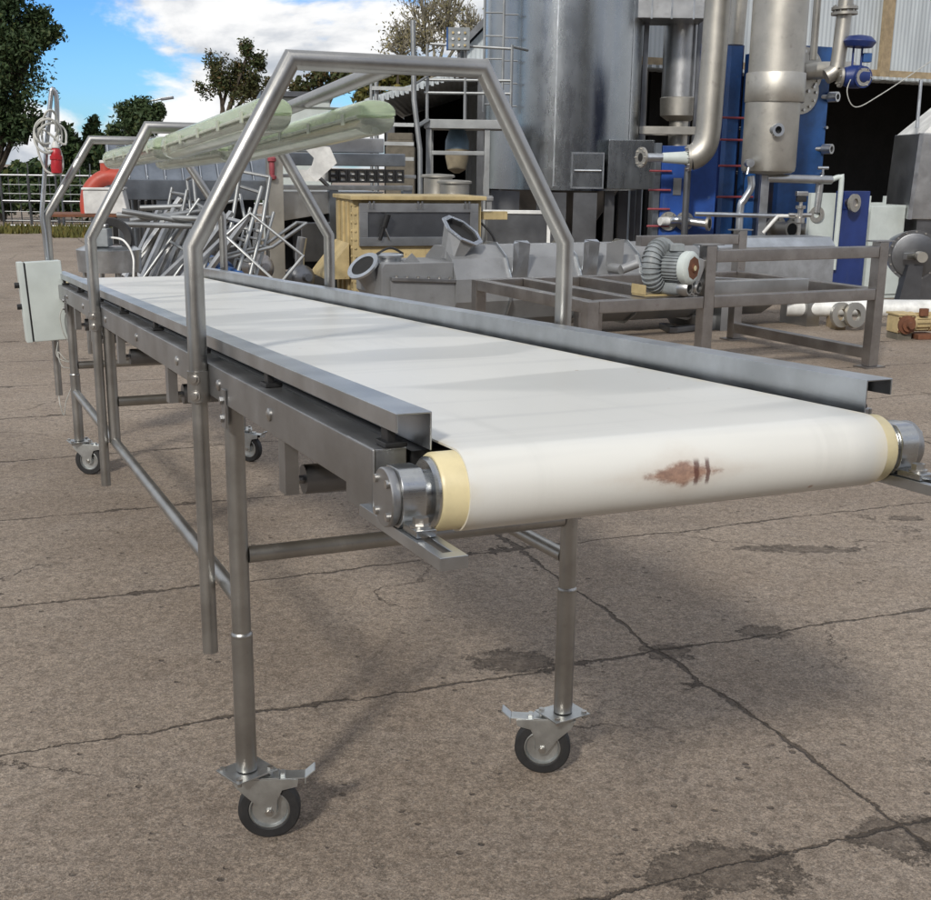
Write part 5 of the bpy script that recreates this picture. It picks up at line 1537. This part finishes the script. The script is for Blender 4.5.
# ------------------------------------------------------------------ buildings
a = at(800, 70, 23.0)
BB = Frame(a.x, a.y, .42)
wh = thing('warehouse', 'long corrugated warehouse with a dark open front behind the machinery at right', 'warehouse', BB.o, BB.yaw)
q = lambda px, py, y=0: BB.ony(px, py, y)
zo = q(860, 78).z
x0, x1 = q(628, 50).x, 9.0
MB().box(x0, x1, 0, .10, zo + .16, zo + 3.2).build('front_wall', M['corr'], wh)
MB().box(x0, x1, -.06, .14, zo + .02, zo + .158).build('lintel_beam', M['wood'], wh, bevel=.005)
m = MB()
for k in range(int((x1 - x0) / .15)):
    x = x0 + k * .15
    m.box(x, x + .08, -.30, .5, zo - .03, zo + .018)
m.build('canopy_ribs', M['corr'], wh)
xp = q(882, 40).x
MB().box(xp - .11, xp + .11, -.16, -.061, zo + .0, zo + 3.2).build('front_post', M['wood'], wh, bevel=.006)
for x in (xp + 3.6,): MB().box(x - .10, x + .10, -.16, -.061, zo + .0, zo + 3.2).build('front_post', M['wood'], wh, bevel=.006)
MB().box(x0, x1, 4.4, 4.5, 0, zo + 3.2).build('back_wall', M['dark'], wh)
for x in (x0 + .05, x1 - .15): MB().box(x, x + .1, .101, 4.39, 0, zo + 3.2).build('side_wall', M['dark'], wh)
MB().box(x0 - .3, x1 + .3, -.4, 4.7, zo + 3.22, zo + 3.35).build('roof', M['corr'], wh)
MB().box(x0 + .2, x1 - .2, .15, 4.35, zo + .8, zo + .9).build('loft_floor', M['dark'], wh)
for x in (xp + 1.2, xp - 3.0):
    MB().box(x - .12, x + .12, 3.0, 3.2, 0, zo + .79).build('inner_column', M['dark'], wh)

p0 = at(385, 300, 21.5)
SB = Frame(p0.x, p0.y, 0)
sh = thing('open_shed', 'dark open shed with sloping corrugated roof edge behind the platform', 'shed', SB.o)
q = lambda px, py, y=0: SB.ony(px, py, y)
A1, A2 = q(378, 103), q(462, 77)
A3 = Vector((A2.x + 2.4, 0, A2.z + .75))
# roof following the slope
m = MB(); 
th = .10
m.hexa([A1 + Vector((-.2, -.4, -.06)), A3 + Vector((0, -.4, 0)), A3 + Vector((0, 7, 0)), A1 + Vector((-.2, 7, -.06)),
        A1 + Vector((-.2, -.4, th - .06)), A3 + Vector((0, -.4, th)), A3 + Vector((0, 7, th)), A1 + Vector((-.2, 7, th - .06))])
m.build('roof', M['corr'], sh)
for k in range(46):
    p_ = A1.lerp(A3, k / 46)
    MB().box(p_.x, p_.x + .05, -.43, -.401, p_.z - .02, p_.z + .08).build('roof_rib', M['corr'], sh)
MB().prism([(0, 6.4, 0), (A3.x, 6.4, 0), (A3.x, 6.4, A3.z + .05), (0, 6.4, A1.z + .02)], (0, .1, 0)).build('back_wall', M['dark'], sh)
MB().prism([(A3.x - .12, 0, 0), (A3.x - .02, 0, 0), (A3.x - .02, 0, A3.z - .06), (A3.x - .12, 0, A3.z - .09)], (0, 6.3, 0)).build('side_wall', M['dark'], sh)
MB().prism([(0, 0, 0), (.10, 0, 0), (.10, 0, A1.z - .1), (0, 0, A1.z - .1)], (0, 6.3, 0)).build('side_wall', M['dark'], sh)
for x in (.05, 1.6, 3.2):
    MB().box(x, x + .14, -.2, -.06, 0, A1.z + (A3.z - A1.z) * x / A3.x - .12).build('front_post', M['inox_dark'], sh)
# stacked boards inside the shed mouth
for i, (py, sx, lab) in enumerate(((150, .46, 'lowest pale board bundle stacked behind the platform stair'), (143, .42, 'middle pale board bundle stacked behind the platform stair'), (136, .40, 'topmost pale board bundle stacked behind the platform stair'))):
    z1_ = q(400, py + 4, -1.5).z
    z0_ = 0 if i == 0 else q(400, [150, 143, 136][i - 1] - 3.2, -1.5).z + .001
    z1_ = q(400, py - 3.2, -1.5).z
    c = SB.o + Vector((q(400, 150, -1.5).x, -1.5, 0))
    tag(MB().box(c.x - sx / 2, c.x + sx / 2, c.y, c.y + .5, z0_, z1_).build('board_bundle', M['oldwood'], bevel=.006), lab, 'boards', 'board bundles behind the platform')
# grey gabled house beyond
p0 = at(478, 300, 25)
GH = Frame(p0.x, p0.y, .0)
gh = thing('grey_house', 'pale grey gabled house end showing between the trees and the silo', 'house', GH.o)
q = lambda px, py, y=0: GH.ony(px, py, y)
xl, zl, zr = q(467, 47).x, q(467, 47).z, q(487, 26).z
xr = xl + 3.6
zrr = zl + (zr - zl) * (1.8) / (q(487, 26).x - xl)
MB().prism([(xl, 0, 0), (xr, 0, 0), (xr, 0, zl), ((xl + xr) / 2, 0, zrr), (xl, 0, zl)], (0, 6, 0)).build('wall', M['corr'], gh)
for s in (0, 1):
    a_ = Vector((xl - .15 if s == 0 else xr + .15, -.2, zl - .1)); b_ = Vector(((xl + xr) / 2, -.2, zrr + .02))
    MB().prism([a_, b_, b_ + Vector((0, 0, .16)), a_ + Vector((0, 0, .16))], (0, 6.4, 0)).build('roof', M['inox_dark'], gh)
# low white shed seen between the lamps
a = at(300, 300, 20); 
ws_ = thing('white_shed', 'low pale metal shed seen between the two tube lamps', 'shed', (a.x, a.y, 0), .2)
b1 = at(300, 97, 20)
MB().box(-.5, .55, 0, 2, 0, b1.z).build('wall', M['cabinet'], ws_, bevel=.02)
MB().box(-.55, .6, -.1, 2.1, b1.z + .001, b1.z + .08).build('roof', M['inox_dark'], ws_)

# ------------------------------------------------------------------ fence of tube panels
p0 = at(-60, 228, 28)
FN = Frame(p0.x, 28.0, 0)
zf = FN.ony(40, 174, 0).z
def panel(w_, h_):
    o = thing('fence_panel', '', 'fence panel')
    m = MB()
    for x in (.03, w_ / 2, w_ - .03): m.tube((x, 0, 0), (x, 0, h_), .028, n=8)
    for z in (.05, h_ * .5, h_ - .03): m.tube((.03, 0, z), (w_ - .03, 0, z), .024, n=8)
    m.build('frame', M['inox_dark'], o)
    for k in range(5): MB().tube((.03, .03, .16 + k * (h_ - .2) / 5), (w_ - .03, .03, .16 + k * (h_ - .2) / 5), .009, n=6).build('rail', M['fence'], o)
    for k in range(5): MB().tube((.2 + k * (w_ - .4) / 4, .05, .05), (.2 + k * (w_ - .4) / 4, .05, h_ + .12 * ((k * 7) % 3)), .014, n=6).build('upright', M['inox_dark'], o)
    return o
pw = 1.35
fp = panel(pw, zf)
FL = ['tube fence panel at the left edge of the picture', 'tube fence panel just left of the upright cable rod', 'tube fence panel right behind the cable rod', 'tube fence panel between the cable rod and the red pipe bend', 'tube fence panel behind the red pipe bend', 'tube fence panel behind the white tub']
for i in range(6):
    o = fp if i == 0 else copy_tree(fp)
    o.location = FN.o + Vector((i * (pw + .06), (i % 2) * .12, 0)); o.rotation_euler = (R((-3, 2, -2, 4, 0, 2)[i]), 0, R((2, -3, 1, 3, -2, 1)[i]))
    o['label'] = FL[i]; o['group'] = 'tube fence panels along the yard edge'

# hall added unseen behind the viewer, so the steel reflects something dark
bh = thing('unseen_hall', 'added dark hall out of view behind the camera, there for the steel to reflect', 'hall', (0, -13, 0))
MB().box(-26, 26, -8, 0, 0, 6.2).build('wall', M['brick'], bh)
MB().prism([(-26.4, .4, 6.201), (-26.4, -8.4, 6.201), (-26.4, -4, 8.2)], (52.8, 0, 0)).build('roof', M['inox_dark'], bh)
for k in range(12):
    wn_ = MB().box(-23 + k * 4, -21 + k * 4, .001, .05, 2.0, 4.2).build('window', M['white'], bh)
    MB().box(-22.9 + k * 4, -21.1 + k * 4, .0505, .06, 2.1, 4.1).build('pane', M['black'], wn_)

# street lamp
a = at(148, 300, 55); t1 = at(148, 103, 55); t2 = at(165, 99, 55)
sl = thing('street_lamp', 'thin street lamp with one arm rising over the round dark tree', 'street lamp', (a.x, a.y, 0))
MB().tube((0, 0, 0), (0, 0, t1.z - .1), .09, .06, n=8).build('pole', M['fence'], sl)
MB().path([(0, 0, t1.z - .101), (.1, 0, t1.z), (t2.x - a.x - .1, 0, t2.z + .02)], .04, 8).build('arm', M['fence'], sl)
MB().cbox((t2.x - a.x + .1, 0, t2.z + .03), (.55, .22, .12), Matrix.Rotation(-.15, 3, 'Y')).build('lamp_head', M['inox_dark'], sl, bevel=.02)

# ------------------------------------------------------------------ trees
def tree(name, label, px, Y, crown, mat, nleaf, leaf, trunk_r=.14, limbs=9, seed=1, group=None, gap=.55, bark='bark', spread=.22):
    """crown: list of (px, py, rx_px, rz_px, weight) blobs"""
    rng = random.Random(seed)
    a = at(px, 300, Y)
    o = thing(name, label, 'tree', (a.x, Y, 0), 0, group)
    sc = Y / F
    blobs = []
    for (bx, by, rx, rz, wt) in crown:
        c = at(bx, by, Y) - Vector((a.x, Y, 0))
        blobs.append((c, rx * sc, rz * sc, wt))
    low = min(c.z - rz * .6 for c, rx, rz, w_ in blobs)
    tk = MB()
    tips = []
    top = max(blobs, key=lambda b: b[0].z)[0]
    fork = Vector((0, 0, max(low * .9, .4)))
    tk.path([(0, 0, 0), (rng.uniform(-.05, .05), 0, fork.z * .5), fork], [trunk_r, trunk_r * .85, trunk_r * .75], 8)
    for c, rx, rz, wt in blobs:
        tk.path(rnd_path([fork - Vector((0, 0, .2)), fork.lerp(c, .4) + Vector((rng.uniform(-.2, .2) * rx, rng.uniform(-.2, .2), .1 * rz)), c + Vector((0, 0, rz * .5))], 3), [trunk_r * .6] + [trunk_r * .42] * 2 + [trunk_r * .3] * 3 + [trunk_r * .1], 6)
        for k in range(limbs):
            th = rng.uniform(0, 2 * PI); ph = rng.uniform(-.5, 1.3)
            st = c + Vector((0, 0, rng.uniform(-.6, .3) * rz))
            e = c + Vector((math.cos(th) * math.cos(ph) * rx * .95, math.sin(th) * math.cos(ph) * rx * .85, math.sin(ph) * rz * .98))
            tk.path([st, st.lerp(e, .55) + Vector((0, 0, .06 * rz)), e], [trunk_r * .2, trunk_r * .12, trunk_r * .05], 5)
            if bark == 'bark_pale':
                for j in range(4):
                    s2 = st.lerp(e, rng.uniform(.3, .9)); e2 = s2 + Vector((rng.uniform(-.25, .25) * rx, rng.uniform(-.25, .25) * rx, rng.uniform(.05, .4) * rz))
                    tk.path([s2, e2], [trunk_r * .08, trunk_r * .04], 4)
            for j in range(4): tips.append((st.lerp(e, rng.uniform(.35, 1.0)), min(rx, rz), wt))
            tips.append((e, min(rx, rz), wt))
    tk.build('trunk', M[bark], o)
    lf = MB()
    tw = sum(t_[2] for t_ in tips)
    for (tp, rr, wt) in tips:
        n_ = int(nleaf * wt / tw)
        s = rr * spread * rng.uniform(.6, 1.4)
        for k in range(n_):
            p = tp + Vector([max(-1.7 * s, min(1.7 * s, rng.gauss(0, s))) for _ in range(3)])
            u = Vector((rng.gauss(0, 1), rng.gauss(0, 1), rng.gauss(0, 1))).normalized()
            v = u.orthogonal().normalized()
            v = (Matrix.Rotation(rng.uniform(0, 6.28), 3, u) @ v)
            l = leaf * rng.uniform(.6, 1.5)
            w2 = u.cross(v)
            lf.add([p - v * l, p + w2 * l * .45, p + v * l, p - w2 * l * .45], [(0, 1, 2, 3)])
    lf.build('crown', M[mat], o, smooth=False)
    return o
tree('broadleaf_tree', 'tall dark green tree at the left edge with one long branch reaching right', 2, 32, [(0, 20, 32, 55, 3), (-5, 75, 42, 45, 3), (18, 60, 28, 30, 1.6), (42, 35, 16, 24, 1), (25, 130, 18, 32, 1), (-5, 140, 34, 40, 2), (-30, 20, 50, 60, 2)], 'leaf_dark', 30000, .058, .28, 9, 11)
tree('broadleaf_tree', 'two pronged tree with brownish leaves standing between the lamps', 230, 34, [(213, 80, 15, 26, 1.2), (232, 92, 24, 22, 1.4), (250, 66, 13, 30, 1.3), (258, 90, 14, 20, 1)], 'leaf_brown', 9000, .042, .16, 8, 5)
tree('broadleaf_tree', 'round dark tree behind the street lamp', 140, 46, [(134, 124, 20, 18, 1), (148, 120, 18, 16, 1), (142, 142, 26, 26, 1.4)], 'leaf_dark', 10000, .075, .2, 8, 6)
tree('bare_tree', 'sparse half bare tree with pale leaves left of the silo', 430, 30, [(425, 28, 30, 40, 1.2), (450, 20, 26, 44, 1.2), (402, 44, 22, 24, .8), (470, 40, 16, 30, .6)], 'leaf_pale', 2600, .038, .12, 46, 8, bark='bark_pale')
tree('broadleaf_tree', 'yellow green bushy tree behind the platform stair', 400, 33, [(398, 85, 22, 22, 1), (372, 90, 18, 20, .9), (425, 80, 20, 20, .8)], 'leaf_bush', 4500, .08, .14, 8, 9)
tree('broadleaf_tree', 'small sparse brown tree seen under the front arch bar', 325, 36, [(318, 85, 20, 14, .8), (350, 82, 22, 14, .8), (300, 92, 12, 10, .5)], 'leaf_brown', 1500, .08, .13, 9, 10)
LC = ['pointed green conifer left of the red plug behind the fence', 'pointed green conifer right of the red plug behind the fence', 'bushy dark conifer behind the third arch', 'low dark shrub tree behind the fence at far left', 'low dark shrub tree behind the fence below the plug', 'low dark shrub tree behind the red pipe bend', 'dark shrub tree behind the white tub']
for i, (px, Y, cr, mt) in enumerate([(68, 33, [(68, 150, 9, 22, 1), (68, 175, 14, 22, 1)], 'leaf_green'), (92, 34, [(92, 145, 10, 24, 1), (94, 172, 15, 24, 1)], 'leaf_green'), (112, 33, [(110, 150, 14, 24, 1), (112, 180, 18, 22, 1)], 'leaf_dark'),
                                     (10, 31, [(0, 200, 24, 16, 1), (26, 204, 22, 14, 1)], 'leaf_dark'), (55, 31, [(50, 202, 18, 16, 1), (72, 200, 20, 18, 1)], 'leaf_dark'), (100, 31, [(98, 198, 22, 20, 1), (118, 196, 16, 24, 1)], 'leaf_dark'), (138, 31.5, [(136, 190, 20, 30, 1)], 'leaf_dark')]):
    tree('conifer' if i < 3 else 'shrub', LC[i], px, Y, cr, mt, 3600, .075, .08, 8, 20 + i, 'trees and shrubs behind the yard fence', spread=.3)
# far belt of woods closing the yard
rng = random.Random(31); wm = MB()
for k in range(15000):
    px = rng.uniform(-60, 330)
    top_ = 158 + 10 * math.sin(px * .05) + 7 * math.sin(px * .13 + 1) + 4 * math.sin(px * .31)
    py = top_ + (222 - top_) * rng.random() ** 1.3
    p = at(px, py, rng.uniform(47, 52))
    u = Vector((rng.gauss(0, 1), rng.gauss(0, 1), rng.gauss(0, 1))).normalized(); v = u.orthogonal().normalized(); w2 = u.cross(v)
    l = rng.uniform(.10, .22)
    wm.add([p - v * l, p + w2 * l * .6, p + v * l, p - w2 * l * .6], [(0, 1, 2, 3)])
tag(wm.build('far_woods', M['leaf_green'], smooth=False), kind='stuff')
# grass verge at the foot of the fence
rng = random.Random(9); gm_ = MB()
for k in range(2600):
    px, py = rng.uniform(-20, 140), rng.uniform(228, 238)
    if py > 234 and not (48 < px < 84): continue
    p_ = gnd(px, py)
    h_ = rng.uniform(.05, .16); a_ = rng.uniform(0, 6.28); dx, dy = math.cos(a_) * .03, math.sin(a_) * .03
    gm_.add([(p_.x - dx, p_.y - dy, 0), (p_.x + dx, p_.y + dy, 0), (p_.x + rng.uniform(-.04, .04), p_.y, h_)], [(0, 1, 2)])
tag(gm_.build('grass', M['leaf_bush'], smooth=False), kind='stuff')
